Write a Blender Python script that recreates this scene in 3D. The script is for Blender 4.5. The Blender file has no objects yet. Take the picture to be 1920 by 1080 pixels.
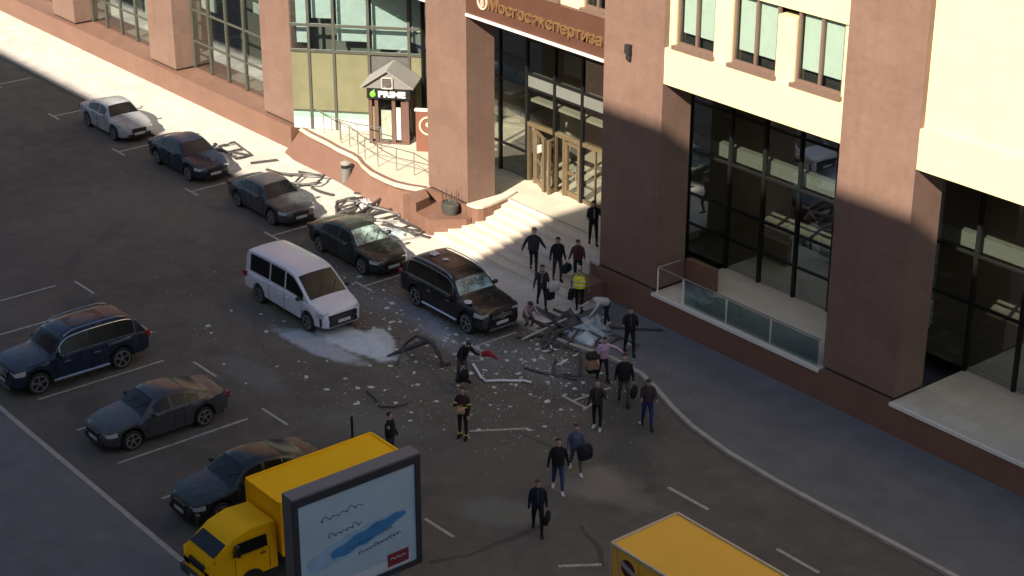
import bpy, math, random
from mathutils import Vector, Matrix
random.seed(7)
SC = bpy.context.scene
COL = SC.collection
R = math.radians

# ------------------------------------------------------------------ camera, sky, sun, exposure
CAM = Vector((0.0, 0.0, 27.8)); FPX = 3400.0
HA, PITCH = R(39.0065), R(23.806)                       # heading, measured from -X towards +Y; downward pitch
head = Vector((-math.cos(HA), math.sin(HA), 0)); right = Vector((head.y, -head.x, 0))
fwd = head * math.cos(PITCH) - Vector((0, 0, math.sin(PITCH)))
up = head * math.sin(PITCH) + Vector((0, 0, math.cos(PITCH)))
cd = bpy.data.cameras.new('camera'); cam = bpy.data.objects.new('camera', cd); COL.objects.link(cam)
cd.sensor_width = 36; cd.lens = 36 * FPX / 1920; cd.clip_start = 0.5; cd.clip_end = 3000
cam.matrix_world = Matrix(((right.x, up.x, -fwd.x, CAM.x), (right.y, up.y, -fwd.y, CAM.y), (right.z, up.z, -fwd.z, CAM.z), (0, 0, 0, 1)))
SC.camera = cam
SUN_T = Vector((-0.94, 2.58, -2.02)).normalized()       # the way the sunlight travels
sl = bpy.data.lights.new('sun', 'SUN'); sl.energy = 4.6; sl.angle = R(0.55); sl.color = (1.0, 0.90, 0.74)
so = bpy.data.objects.new('sun', sl); COL.objects.link(so); so.rotation_euler = SUN_T.to_track_quat('-Z', 'Y').to_euler(); so.location = (20, -60, 60)
W = bpy.data.worlds.new('World'); SC.world = W; W.use_nodes = True
nt = W.node_tree; nt.nodes.clear()
sky = nt.nodes.new('ShaderNodeTexSky'); sky.sky_type = 'NISHITA'; sky.sun_disc = False
sky.sun_elevation = math.asin(-SUN_T.z); sky.sun_rotation = math.atan2(-SUN_T.x, -SUN_T.y)
bg = nt.nodes.new('ShaderNodeBackground'); bg.inputs[1].default_value = 0.066
wo = nt.nodes.new('ShaderNodeOutputWorld'); nt.links.new(sky.outputs[0], bg.inputs[0]); nt.links.new(bg.outputs[0], wo.inputs[0])
SC.view_settings.view_transform = 'Standard'; SC.view_settings.look = 'None'; SC.view_settings.gamma = 1
SC.view_settings.exposure = 1.2; SC.view_settings.use_curve_mapping = False

def at(x, y, z=0.0):                                     # the place on a level surface that a photo pixel shows
    d = right * ((x - 960) / FPX) + up * (-(y - 540) / FPX) + fwd
    return CAM + d * ((z - CAM.z) / d.z)

# ------------------------------------------------------------------ materials
MATS = {}
def nodes(m):
    m.use_nodes = True; t = m.node_tree; t.nodes.clear(); return t
def N(t, kind, **kw):
    n = t.nodes.new(kind)
    for k, v in kw.items():
        if k.startswith('i_'):
            key = k[2:]; key = int(key) if key.isdigit() else key.replace('_', ' ')
            if hasattr(v, 'links'): t.links.new(v, n.inputs[key])
            else: n.inputs[key].default_value = v
        else: setattr(n, k, v)
    return n
def mth(t, op, a, b=None, clamp=False):
    n = t.nodes.new('ShaderNodeMath'); n.operation = op; n.use_clamp = clamp
    for i, v in enumerate((a, b)):
        if v is None: continue
        if hasattr(v, 'links'): t.links.new(v, n.inputs[i])
        else: n.inputs[i].default_value = v
    return n.outputs[0]
def mixc(t, f, a, b, blend='MIX'):
    n = t.nodes.new('ShaderNodeMix'); n.data_type = 'RGBA'; n.blend_type = blend
    for i, v in ((0, f), (6, a), (7, b)):
        if hasattr(v, 'links'): t.links.new(v, n.inputs[i])
        else: n.inputs[i].default_value = v if i == 0 else ((*v, 1) if len(v) == 3 else v)
    return n.outputs[2]
def noise(t, vec, scale, detail=4, rough=0.6):
    n = N(t, 'ShaderNodeTexNoise', i_Scale=scale, i_Detail=detail, i_Roughness=rough); t.links.new(vec, n.inputs['Vector']); return n.outputs[0]
def ramp(t, v, lo, hi):
    n = t.nodes.new('ShaderNodeMapRange'); n.clamp = True; t.links.new(v, n.inputs[0])
    n.inputs[1].default_value = lo; n.inputs[2].default_value = hi; return n.outputs[0]
def vpos(t): return N(t, 'ShaderNodeTexCoord').outputs['Object']
def wpos(t): return N(t, 'ShaderNodeNewGeometry').outputs['Position']
def fin(t, color, rough=0.6, metal=0.0, bump=None, bstr=0.2, bdist=0.02, spec=0.5, coat=0.0, alpha=None):
    p = N(t, 'ShaderNodeBsdfPrincipled')
    for k, v in (('Base Color', color), ('Roughness', rough), ('Metallic', metal), ('Specular IOR Level', spec), ('Coat Weight', coat)):
        if hasattr(v, 'links'): t.links.new(v, p.inputs[k])
        else: p.inputs[k].default_value = (*v, 1) if k == 'Base Color' else v
    if bump is not None:
        b = N(t, 'ShaderNodeBump', i_Strength=bstr, i_Distance=bdist); t.links.new(bump, b.inputs['Height']); t.links.new(b.outputs[0], p.inputs['Normal'])
    o = N(t, 'ShaderNodeOutputMaterial'); t.links.new(p.outputs[0], o.inputs[0]); return p
def M(name, col, rough=0.6, metal=0.0, var=0.18, scale=6.0, fine=60.0, bstr=0.15, spec=0.5, coat=0.0, wear=0.0, wearcol=(0.35, 0.33, 0.3)):
    if name in MATS: return MATS[name]
    m = bpy.data.materials.new(name); t = nodes(m); v = vpos(t)
    n1 = noise(t, v, scale, 5); n2 = noise(t, v, fine, 3)
    f = mth(t, 'ADD', mth(t, 'MULTIPLY', n1, 0.7), mth(t, 'MULTIPLY', n2, 0.3))
    c = mixc(t, ramp(t, f, 0.3, 0.7), tuple(x * (1 - var) for x in col), tuple(min(1, x * (1 + var)) for x in col))
    rg = mth(t, 'ADD', rough, mth(t, 'MULTIPLY', mth(t, 'SUBTRACT', n1, 0.5), 0.2), True)
    if wear:
        w = ramp(t, noise(t, v, scale * 1.7, 6, 0.7), 0.62 - wear * 0.2, 0.70); c = mixc(t, mth(t, 'MULTIPLY', w, 0.3 if coat else 0.75), c, wearcol); rg = mth(t, 'MAXIMUM', rg, mth(t, 'MULTIPLY', w, 0.8))
    fin(t, c, rg, metal, n2, bstr, 0.01, spec, coat); MATS[name] = m; return m

def granite(name, col, tile=(1.2, 0.6), var=0.22, rough=0.45, joint=0.55, dirt=0.3):
    m = bpy.data.materials.new(name); t = nodes(m); v = wpos(t)
    sep = N(t, 'ShaderNodeSeparateXYZ'); t.links.new(v, sep.inputs[0])
    u = mth(t, 'ADD', sep.outputs[0], mth(t, 'MULTIPLY', sep.outputs[1], 1.0))
    comb = N(t, 'ShaderNodeCombineXYZ'); t.links.new(u, comb.inputs[0]); t.links.new(sep.outputs[2], comb.inputs[1])
    br = N(t, 'ShaderNodeTexBrick', i_Scale=1.0, i_Mortar_Size=0.004, i_Brick_Width=tile[0], i_Row_Height=tile[1]); br.offset = 0.0
    br.inputs['Color1'].default_value = (0.42, 0.42, 0.42, 1); br.inputs['Color2'].default_value = (0.58, 0.58, 0.58, 1); br.inputs['Mortar'].default_value = (0.2, 0.2, 0.2, 1)
    t.links.new(comb.outputs[0], br.inputs['Vector'])
    sp = noise(t, v, 55, 3, 0.7); big = noise(t, v, 0.5, 4); mid = noise(t, v, 4, 5)
    f = mth(t, 'ADD', mth(t, 'MULTIPLY', sp, 0.45), mth(t, 'ADD', mth(t, 'MULTIPLY', big, 0.3), mth(t, 'MULTIPLY', mid, 0.25)))
    c = mixc(t, ramp(t, f, 0.3, 0.7), tuple(x * (1 - var) for x in col), tuple(x * (1 + var) for x in col))
    c = mixc(t, 0.30, c, br.outputs[0], 'OVERLAY')
    stain = ramp(t, noise(t, v, 0.9, 6, 0.7), 0.52, 0.75)
    c = mixc(t, mth(t, 'MULTIPLY', stain, dirt), c, tuple(x * 0.55 for x in col))
    mp = N(t, 'ShaderNodeMapping'); mp.inputs['Scale'].default_value = (3.0, 3.0, 0.12); t.links.new(v, mp.inputs['Vector']); stk = ramp(t, noise(t, mp.outputs[0], 1.0, 5, 0.6), 0.5, 0.75)
    c = mixc(t, mth(t, 'MULTIPLY', stk, 0.22), c, tuple(x * 0.6 for x in col))
    fin(t, c, mth(t, 'ADD', rough - 0.1, mth(t, 'MULTIPLY', mid, 0.3)), 0, sp, 0.06, 0.01, 0.4); MATS[name] = m; return m
STONE = granite('brown_granite', (0.196, 0.119, 0.091))
STONE2 = granite('dark_brown_granite', (0.185, 0.098, 0.068), (0.9, 0.45))
PALE = granite('pale_granite', (0.62, 0.53, 0.43), (0.8, 0.5), 0.12, 0.6, 0.5, 0.35)
def paving_mat(name, col, w=0.6, h=0.6, joint=0.5, rough=0.75, dirt=0.5):
    m = bpy.data.materials.new(name); t = nodes(m); v = wpos(t)
    br = N(t, 'ShaderNodeTexBrick', i_Scale=1.0, i_Mortar_Size=0.006, i_Brick_Width=w, i_Row_Height=h); t.links.new(v, br.inputs['Vector']); br.offset = 0.5
    br.inputs['Color1'].default_value = (*[x * 0.9 for x in col], 1); br.inputs['Color2'].default_value = (*[x * 1.08 for x in col], 1); br.inputs['Mortar'].default_value = (*[x * joint for x in col], 1)
    d = ramp(t, noise(t, v, 0.8, 7, 0.7), 0.42, 0.72); d2 = noise(t, v, 9, 5, 0.7)
    c = mixc(t, mth(t, 'MULTIPLY', d, dirt), br.outputs[0], tuple(x * 0.5 for x in col))
    c = mixc(t, mth(t, 'MULTIPLY', ramp(t, d2, 0.35, 0.7), 0.35), c, tuple(min(1, x * 1.25) for x in col))
    fin(t, c, rough, 0, noise(t, v, 40, 3), 0.15, 0.01, 0.3); MATS[name] = m; return m
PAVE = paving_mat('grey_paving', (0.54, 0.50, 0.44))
LAND = paving_mat('pale_landing', (0.56, 0.49, 0.39), 1.2, 0.6, 0.75, 0.6, 0.3)

def asphalt_mat():
    m = bpy.data.materials.new('asphalt'); t = nodes(m); v = wpos(t)
    warp = N(t, 'ShaderNodeTexNoise', i_Scale=0.35, i_Detail=5.0); t.links.new(v, warp.inputs['Vector'])
    vm = N(t, 'ShaderNodeVectorMath', operation='MULTIPLY_ADD'); t.links.new(warp.outputs['Color'], vm.inputs[0]); vm.inputs[1].default_value = (2.2, 2.2, 0); t.links.new(v, vm.inputs[2])
    vw = vm.outputs[0]
    big = noise(t, v, 0.13, 5, 0.6); mid = noise(t, v, 1.1, 7, 0.72); gr = noise(t, v, 70, 2)
    c = mixc(t, ramp(t, big, 0.35, 0.65), (0.066, 0.057, 0.048), (0.120, 0.103, 0.083))
    c = mixc(t, mth(t, 'MULTIPLY', ramp(t, mid, 0.45, 0.75), 0.55), c, (0.165, 0.145, 0.12))
    c = mixc(t, mth(t, 'MULTIPLY', ramp(t, noise(t, vw, 0.4, 4), 0.55, 0.66), 0.5), c, (0.05, 0.046, 0.045))
    c = mixc(t, mth(t, 'MULTIPLY', ramp(t, gr, 0.3, 0.75), 0.3), c, (0.16, 0.15, 0.14))
    # long cracks and repair seams
    vo = N(t, 'ShaderNodeTexVoronoi', feature='DISTANCE_TO_EDGE', i_Scale=0.11); t.links.new(vw, vo.inputs['Vector'])
    c = mixc(t, mth(t, 'MULTIPLY', mth(t, 'SUBTRACT', 1.0, ramp(t, vo.outputs[0], 0.0003, 0.002)), 0.18), c, (0.025, 0.022, 0.022))
    # worn repair patches and blown dust, each with its own outline
    def blob(cx, cy, rx, ry, rot, col, k, rough=0.35, fr=2.0):
        nonlocal c
        mp = N(t, 'ShaderNodeMapping', vector_type='TEXTURE'); mp.inputs['Location'].default_value = (cx, cy, 0); mp.inputs['Rotation'].default_value = (0, 0, rot); mp.inputs['Scale'].default_value = (rx, ry, 1)
        t.links.new(v, mp.inputs['Vector'])
        ln = N(t, 'ShaderNodeVectorMath', operation='LENGTH'); s2 = N(t, 'ShaderNodeVectorMath', operation='MULTIPLY'); s2.inputs[1].default_value = (1, 1, 0)
        t.links.new(mp.outputs[0], s2.inputs[0]); t.links.new(s2.outputs[0], ln.inputs[0])
        d = mth(t, 'ADD', ln.outputs['Value'], mth(t, 'MULTIPLY', mth(t, 'SUBTRACT', noise(t, v, fr, 7, 0.7), 0.5), 1.3))
        f = mth(t, 'MULTIPLY', mth(t, 'SUBTRACT', 1.0, ramp(t, d, 1 - rough, 1.05)), k)
        if col[0] > 0.25: f = mth(t, 'MULTIPLY', f, mth(t, 'ADD', 0.72, mth(t, 'MULTIPLY', ramp(t, noise(t, v, 3, 8, 0.75), 0.34, 0.62), 0.28)))
        c = mixc(t, f, c, col)
    for b in BLOBS: blob(*b)
    fin(t, c, 0.82, 0, gr, 0.35, 0.01, 0.3); MATS['asphalt'] = m; return m
def g2(x, y): p = at(x, y); return p.x, p.y
BLOBS = [(*g2(668, 640), 2.3, 0.8, R(8), (0.56, 0.62, 0.67), 1.0, 0.22, 1.1),      # dust spray by the white van
         (*g2(715, 640), 1.2, 0.5, R(-25), (0.55, 0.60, 0.63), 0.9, 0.2, 2.5),
         (*g2(600, 650), 2.4, 0.6, R(10), (0.44, 0.48, 0.52), 0.85, 0.3, 1.0),
         (*g2(820, 620), 2.3, 0.6, R(-15), (0.30, 0.34, 0.39), 0.7, 0.7, 2.0),
         (*g2(770, 590), 2.4, 0.7, R(-5), (0.17, 0.18, 0.20), 0.7, 0.7, 1.6),
         (*g2(1110, 640), 1.5, 0.9, R(10), (0.40, 0.45, 0.48), 0.85, 0.6, 2.0),
         (*g2(1030, 690), 3.2, 1.2, R(5), (0.16, 0.165, 0.17), 0.7, 0.7, 1.2),
         (*g2(900, 660), 2.6, 0.9, R(-20), (0.15, 0.158, 0.165), 0.65, 0.7, 1.4), (*g2(680, 560), 2.4, 0.8, R(0), (0.14, 0.145, 0.15), 0.6, 0.7, 1.5),
         (*g2(690, 790), 2.6, 1.0, R(30), (0.14, 0.145, 0.13), 0.5, 0.6, 1.3),
         (*g2(1120, 905), 1.5, 1.2, R(45), (0.21, 0.185, 0.155), 0.8, 0.35, 1.5),
         (*g2(1180, 935), 1.2, 0.7, R(10), (0.17, 0.15, 0.125), 0.7, 0.4, 2.0),
         (*g2(940, 960), 1.7, 0.9, R(35), (0.145, 0.15, 0.13), 0.7, 0.4, 1.6),
         (*g2(1150, 760), 3.6, 1.4, R(-10), (0.05, 0.048, 0.046), 0.6, 0.5, 0.9),
         (*g2(950, 860), 2.8, 1.7, R(25), (0.115, 0.105, 0.09), 0.6, 0.4, 1.0),
         (*g2(1180, 860), 2.5, 1.0, R(-25), (0.045, 0.05, 0.048), 0.5, 0.5, 1.1),
         (*g2(300, 760), 4.0, 1.5, R(0), (0.13, 0.125, 0.12), 0.6, 0.5, 1.0),
         (*g2(180, 600), 3.0, 1.0, R(0), (0.05, 0.048, 0.046), 0.6, 0.5, 1.0),
         (*g2(470, 700), 2.2, 0.8, R(0), (0.15, 0.15, 0.15), 0.6, 0.5, 1.4)]
ASPH = asphalt_mat()
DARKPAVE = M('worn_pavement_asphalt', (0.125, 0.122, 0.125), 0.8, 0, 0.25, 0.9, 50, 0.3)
KERB = M('kerb_concrete', (0.34, 0.31, 0.27), 0.8, 0, 0.2, 3, 40)
PAINT = M('road_paint', (0.40, 0.38, 0.33), 0.7, 0, 0.2, 5, 40, wear=0.9, wearcol=(0.09, 0.085, 0.08))
TRIM = M('white_trim', (0.72, 0.66, 0.58), 0.5, 0, 0.08)
CREAM = M('cream_panel', (0.66, 0.57, 0.34), 0.6, 0, 0.06, 1.5)
SIGNB = M('sign_brown', (0.092, 0.038, 0.024), 0.55, 0, 0.1, 1.0)
GOLD = M('gilded_letters', (0.30, 0.175, 0.075), 0.35, 0.5, 0.15)
LOGO = M('emblem_bronze', (0.72, 0.52, 0.40), 0.4, 0.1, 0.1)
MULL = M('dark_mullion', (0.012, 0.013, 0.013), 0.4, 0.3, 0.1)
MULG = M('grey_mullion', (0.11, 0.11, 0.09), 0.45, 0.4, 0.1)
BRONZE = M('bronze_frame', (0.20, 0.145, 0.085), 0.4, 0.4, 0.15)
WFRAME = M('window_frame_brown', (0.16, 0.10, 0.075), 0.5, 0, 0.1)
BLIND_REFL = M('pale_blind_reflection', (0.80, 0.82, 0.76), 0.8, 0, 0.1, 2)  # blinds of the left bays; also the whitish reflections in the angled glass
TANP = M('tan_panel', (0.19, 0.18, 0.105), 0.35, 0, 0.2, 0.8)  # even tan colour of the panels low in the angled wall
GREENP = M('pale_green_film', (0.28, 0.52, 0.36), 0.4, 0, 0.1, 2)
MILK = M('milky_film', (0.55, 0.56, 0.50), 0.4, 0, 0.1, 2)
STEEL = M('rail_steel', (0.40, 0.39, 0.36), 0.35, 0.8, 0.1)
DARKMET = M('dark_metal', (0.035, 0.033, 0.032), 0.5, 0.4, 0.2, wear=0.5, wearcol=(0.13, 0.12, 0.11))
BARMET = M('torn_frame_metal', (0.06, 0.052, 0.05), 0.5, 0.3, 0.3, 4, wear=0.7, wearcol=(0.13, 0.12, 0.115))
LTMET = M('pale_aluminium', (0.46, 0.45, 0.43), 0.4, 0.4, 0.15, wear=0.4, wearcol=(0.2, 0.19, 0.18))
WHITEP = M('white_paint', (0.74, 0.74, 0.74), 0.5, 0, 0.06)
BLACKP = M('black_plastic', (0.012, 0.012, 0.013), 0.45, 0, 0.1)
RUB = M('tyre_rubber', (0.018, 0.018, 0.018), 0.85, 0, 0.2)
RIM = M('alloy_rim', (0.42, 0.42, 0.42), 0.35, 0.8, 0.1)
CHROME = M('chrome_trim', (0.62, 0.62, 0.62), 0.18, 0.9, 0.05)
LAMPG = M('headlamp_lens', (0.55, 0.57, 0.58), 0.12, 0.2, 0.15, 14)
REDL = M('tail_lamp_red', (0.25, 0.015, 0.012), 0.2, 0, 0.1)
YEL = M('yellow_paint', (0.98, 0.50, 0.004), 0.7, 0, 0.04, 1.0, spec=0.15)
YEL2 = M('truck_yellow', (0.80, 0.42, 0.05), 0.7, 0, 0.07, 0.8, spec=0.2)
YTRIM = M('truck_edge_trim', (0.46, 0.37, 0.26), 0.5, 0, 0.1)
POSTER = M('poster_paper', (0.33, 0.42, 0.50), 0.35, 0, 0.14, 0.7)
def carpaint(name, col, dust=0.3): return M(name, col, 0.28, 0.0, 0.2, 1.5, 30, 0.02, 0.35, 0.3, dust, (0.17, 0.165, 0.16))
P_SEDAN = carpaint('black_green_paint', (0.016, 0.020, 0.018), 0.45)
P_SUV = carpaint('black_paint', (0.014, 0.013, 0.016), 0.35)
P_VAN = M('van_white_paint', (0.62, 0.62, 0.68), 0.3, 0, 0.05, 1, coat=0.5)
P_A = carpaint('graphite_paint', (0.05, 0.05, 0.055), 0.35); P_B = carpaint('dark_blue_paint', (0.015, 0.02, 0.04), 0.3); P_C = carpaint('silver_paint', (0.30, 0.31, 0.32), 0.2)
def glassmat(name, tint, refl=0.06, rough=0.02):
    m = bpy.data.materials.new(name); t = nodes(m)
    tr = N(t, 'ShaderNodeBsdfTransparent'); tr.inputs[0].default_value = (*tint, 1)
    gl = N(t, 'ShaderNodeBsdfGlossy'); gl.inputs['Roughness'].default_value = rough; gl.inputs['Color'].default_value = (0.9, 0.95, 0.95, 1)
    bmp = N(t, 'ShaderNodeBump', i_Strength=0.04, i_Distance=0.05); t.links.new(noise(t, wpos(t), 0.8, 2), bmp.inputs['Height']); t.links.new(bmp.outputs[0], gl.inputs['Normal'])
    fr = N(t, 'ShaderNodeLayerWeight', i_Blend=0.5); f = mth(t, 'ADD', mth(t, 'MULTIPLY', mth(t, 'POWER', fr.outputs['Facing'], 4.0), 0.9), refl, True)
    mx = N(t, 'ShaderNodeMixShader'); t.links.new(f, mx.inputs[0]); t.links.new(tr.outputs[0], mx.inputs[1]); t.links.new(gl.outputs[0], mx.inputs[2])
    o = N(t, 'ShaderNodeOutputMaterial'); t.links.new(mx.outputs[0], o.inputs[0]); MATS[name] = m; return m
GLASS = glassmat('clear_glass', (0.93, 0.96, 0.94), 0.07)
SMOKE = glassmat('smoked_glass', (0.82, 0.87, 0.85), 0.24)
GLASSW = glassmat('pale_tinted_glass', (0.86, 0.93, 0.93), 0.20)
CARGL = M('car_glass_dark', (0.006, 0.007, 0.008), 0.08, 0, 0.1, spec=0.35)
def crackmat(name, a, b, sc=7):
    m = bpy.data.materials.new(name); t = nodes(m); v = vpos(t)
    vo = N(t, 'ShaderNodeTexVoronoi', feature='DISTANCE_TO_EDGE', i_Scale=sc); t.links.new(v, vo.inputs['Vector'])
    cr = mth(t, 'SUBTRACT', 1.0, ramp(t, vo.outputs[0], 0.0, 0.05)); n = ramp(t, noise(t, v, 2.0, 6, 0.7), 0.40, 0.62)
    c = mixc(t, n, a, b); c = mixc(t, mth(t, 'MULTIPLY', cr, 0.5), c, (0.6, 0.66, 0.66))
    fin(t, c, mth(t, 'ADD', 0.15, mth(t, 'MULTIPLY', n, 0.3)), 0, vo.outputs[0], 0.3, 0.01, 0.6); MATS[name] = m; return m
WSH1 = crackmat('shattered_windscreen', (0.04, 0.06, 0.06), (0.29, 0.47, 0.52))
WSH2 = crackmat('dusty_windscreen', (0.04, 0.06, 0.055), (0.30, 0.42, 0.38), 3)
SHARD = M('glass_shard', (0.50, 0.54, 0.54), 0.25, 0, 0.25, 9)
SHEET = crackmat('crazed_glass_sheet', (0.20, 0.25, 0.28), (0.50, 0.56, 0.58), 12)

# ------------------------------------------------------------------ mesh builder
class MB:
    def __init__(s): s.v = []; s.f = []; s.m = []
    def add(s, vs, fs, m=0):
        b = len(s.v); s.v += [tuple(p) for p in vs]; s.f += [tuple(i + b for i in f) for f in fs]; s.m += [m] * len(fs); return s
    def box(s, c, d, rz=0.0, m=0, mat=None):
        hx, hy, hz = d[0] / 2, d[1] / 2, d[2] / 2
        q = mat or Matrix.Rotation(rz, 3, 'Z'); c = Vector(c)
        vs = [c + q @ Vector((x * hx, y * hy, z * hz)) for x in (-1, 1) for y in (-1, 1) for z in (-1, 1)]
        return s.add(vs, [(0, 1, 3, 2), (4, 6, 7, 5), (0, 4, 5, 1), (2, 3, 7, 6), (0, 2, 6, 4), (1, 5, 7, 3)], m)
    def b2(s, lo, hi, m=0): return s.box([(a + b) / 2 for a, b in zip(lo, hi)], [abs(b - a) for a, b in zip(lo, hi)], 0, m)
    def bar(s, p, q, w, h, m=0, roll=0.0):
        p, q = Vector(p), Vector(q); d = q - p; L = d.length; z = d.normalized()
        u = Vector((0, 0, 1)) if abs(z.z) < 0.95 else Vector((1, 0, 0))
        x = u.cross(z).normalized(); y = z.cross(x)
        r = Matrix((x, y, z)).transposed() @ Matrix.Rotation(roll, 3, 'Z')
        return s.box((p + q) / 2, (w, h, L), 0, m, r)
    def tube(s, pts, r, n=8, m=0, caps=True):
        pts = [Vector(p) for p in pts]; rr = r if isinstance(r, (list, tuple)) else [r] * len(pts); b = len(s.v); vs = []; px = None
        for i, p in enumerate(pts):
            d = (pts[min(i + 1, len(pts) - 1)] - pts[max(i - 1, 0)]).normalized()
            u = px if px and abs(px.dot(d)) < 0.95 else (Vector((0, 0, 1)) if abs(d.z) < 0.9 else Vector((1, 0, 0)))
            x = (u - d * u.dot(d)).normalized(); y = d.cross(x); px = x
            vs += [p + (x * math.cos(2 * math.pi * k / n) + y * math.sin(2 * math.pi * k / n)) * rr[i] for k in range(n)]
        fs = [(i * n + k, i * n + (k + 1) % n, (i + 1) * n + (k + 1) % n, (i + 1) * n + k) for i in range(len(pts) - 1) for k in range(n)]
        if caps: fs += [tuple(range(n - 1, -1, -1)), tuple(range((len(pts) - 1) * n, len(pts) * n))]
        return s.add(vs, fs, m)
    def prism(s, poly, z0, z1, m=0):
        n = len(poly); a = sum(poly[i][0] * poly[(i + 1) % n][1] - poly[(i + 1) % n][0] * poly[i][1] for i in range(n))
        if a < 0: poly = poly[::-1]
        vs = [(x, y, z0) for x, y in poly] + [(x, y, z1) for x, y in poly]
        return s.add(vs, [tuple(range(n - 1, -1, -1)), tuple(range(n, 2 * n))] + [(i, (i + 1) % n, n + (i + 1) % n, n + i) for i in range(n)], m)
    def ell(s, c, r, n=10, k=6, m=0, mat=None):
        c = Vector(c); q = mat or Matrix.Identity(3); vs = []
        for i in range(k + 1):
            th = math.pi * i / k
            for j in range(n):
                ph = 2 * math.pi * j / n; vs.append(c + q @ Vector((r[0] * math.sin(th) * math.cos(ph), r[1] * math.sin(th) * math.sin(ph), r[2] * math.cos(th))))
        return s.add(vs, [(i * n + j, (i + 1) * n + j, (i + 1) * n + (j + 1) % n, i * n + (j + 1) % n) for i in range(k) for j in range(n)], m)
    def loft(s, rings, m=0, closed=True, caps=True):
        n = len(rings[0]); vs = [p for r in rings for p in r]
        fs = [(i * n + k, i * n + (k + 1) % n, (i + 1) * n + (k + 1) % n, (i + 1) * n + k) for i in range(len(rings) - 1) for k in range(n if closed else n - 1)]
        if caps: fs += [tuple(range(n - 1, -1, -1)), tuple(range((len(rings) - 1) * n, len(rings) * n))]
        return s.add(vs, fs, m)
    def ring(s, c, r0, r1, t, ax=(0, 0, 1), n=20, m=0):           # flat annulus with thickness
        ax = Vector(ax).normalized(); u = ax.orthogonal().normalized(); w = ax.cross(u); c = Vector(c); vs = []
        for k in range(n):
            d = u * math.cos(2 * math.pi * k / n) + w * math.sin(2 * math.pi * k / n)
            vs += [c + d * r0, c + d * r1, c + d * r1 + ax * t, c + d * r0 + ax * t]
        return s.add(vs, [(k * 4 + j, ((k + 1) % n) * 4 + j, ((k + 1) % n) * 4 + (j + 1) % 4, k * 4 + (j + 1) % 4) for k in range(n) for j in range(4)], m)
    def mesh(s, name, mats, off=(0, 0, 0), smooth=False, fix=True):
        import bmesh
        me = bpy.data.meshes.new(name); o = Vector(off); me.from_pydata([Vector(p) - o for p in s.v], [], s.f)
        for mt in (mats if isinstance(mats, (list, tuple)) else [mats]): me.materials.append(mt)
        me.polygons.foreach_set('material_index', s.m)
        if fix:
            bm = bmesh.new(); bm.from_mesh(me); bmesh.ops.recalc_face_normals(bm, faces=bm.faces); bm.to_mesh(me); bm.free()
        if smooth:
            me.polygons.foreach_set('use_smooth', [True] * len(me.polygons)); me.set_sharp_from_angle(angle=R(38 if smooth is True else smooth))
        me.update(); return me
    def build(s, name, mats, parent=None, smooth=False, local=False, loc=None, rz=0.0):
        """world coordinates unless local; a child is expressed in its parent's frame"""
        off = (0, 0, 0)
        if parent is not None and not local:
            off = parent.get('_org', (0, 0, 0))
        elif parent is None and loc is not None and not local: off = loc
        o = bpy.data.objects.new(name, s.mesh(name, mats, off, smooth)); COL.objects.link(o)
        if parent is not None: o.parent = parent; o['_org'] = list(off)
        if loc is not None and parent is None: o.location = loc; o['_org'] = list(loc)
        if rz: o.rotation_euler.z = rz
        return o
def cleanup():
    for o in bpy.data.objects:
        if '_org' in o: del o['_org']
def tag(o, label, cat, group=None):
    o['label'] = label; o['category'] = cat
    if group: o['group'] = group
    return o
def struct(o, kind='structure'): o['kind'] = kind; return o
def empty(name, loc, rz=0.0):
    o = bpy.data.objects.new(name, None); COL.objects.link(o); o.location = loc; o.rotation_euler = (0, 0, rz); o['_org'] = list(loc); return o
def kids(o): return list(o.children)
def copy_tree(o, parent=None):
    c = o.copy(); COL.objects.link(c)
    if parent is not None: c.parent = parent
    for k in kids(o): copy_tree(k, c)
    return c
def text_mesh(body, size, ext, bold=0.0):
    c = bpy.data.curves.new('lettering', 'FONT'); c.body = body; c.size = size; c.extrude = ext; c.offset = bold; c.resolution_u = 3
    o = bpy.data.objects.new('lettering', c); COL.objects.link(o)
    me = bpy.data.meshes.new_from_object(o.evaluated_get(bpy.context.evaluated_depsgraph_get())); bpy.data.objects.remove(o); return me
def put_text(name, body, size, ext, mat, origin, xdir, ydir, parent, width=None, bold=0.0):
    me = text_mesh(body, size, ext, bold); xd, yd = Vector(xdir).normalized(), Vector(ydir).normalized(); zd = xd.cross(yd)
    xs = [v.co.x for v in me.vertices]; k = (width / (max(xs) - min(xs))) if width else 1.0; x0 = min(xs)
    org = Vector(origin) - Vector(parent.get('_org', (0, 0, 0)))
    for v in me.vertices: v.co = org + xd * (v.co.x - x0) * k + yd * v.co.y + zd * v.co.z
    me.materials.clear(); me.materials.append(mat)
    o = bpy.data.objects.new(name, me); COL.objects.link(o); o.parent = parent; o['_org'] = parent.get('_org', [0, 0, 0]); return o

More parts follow.
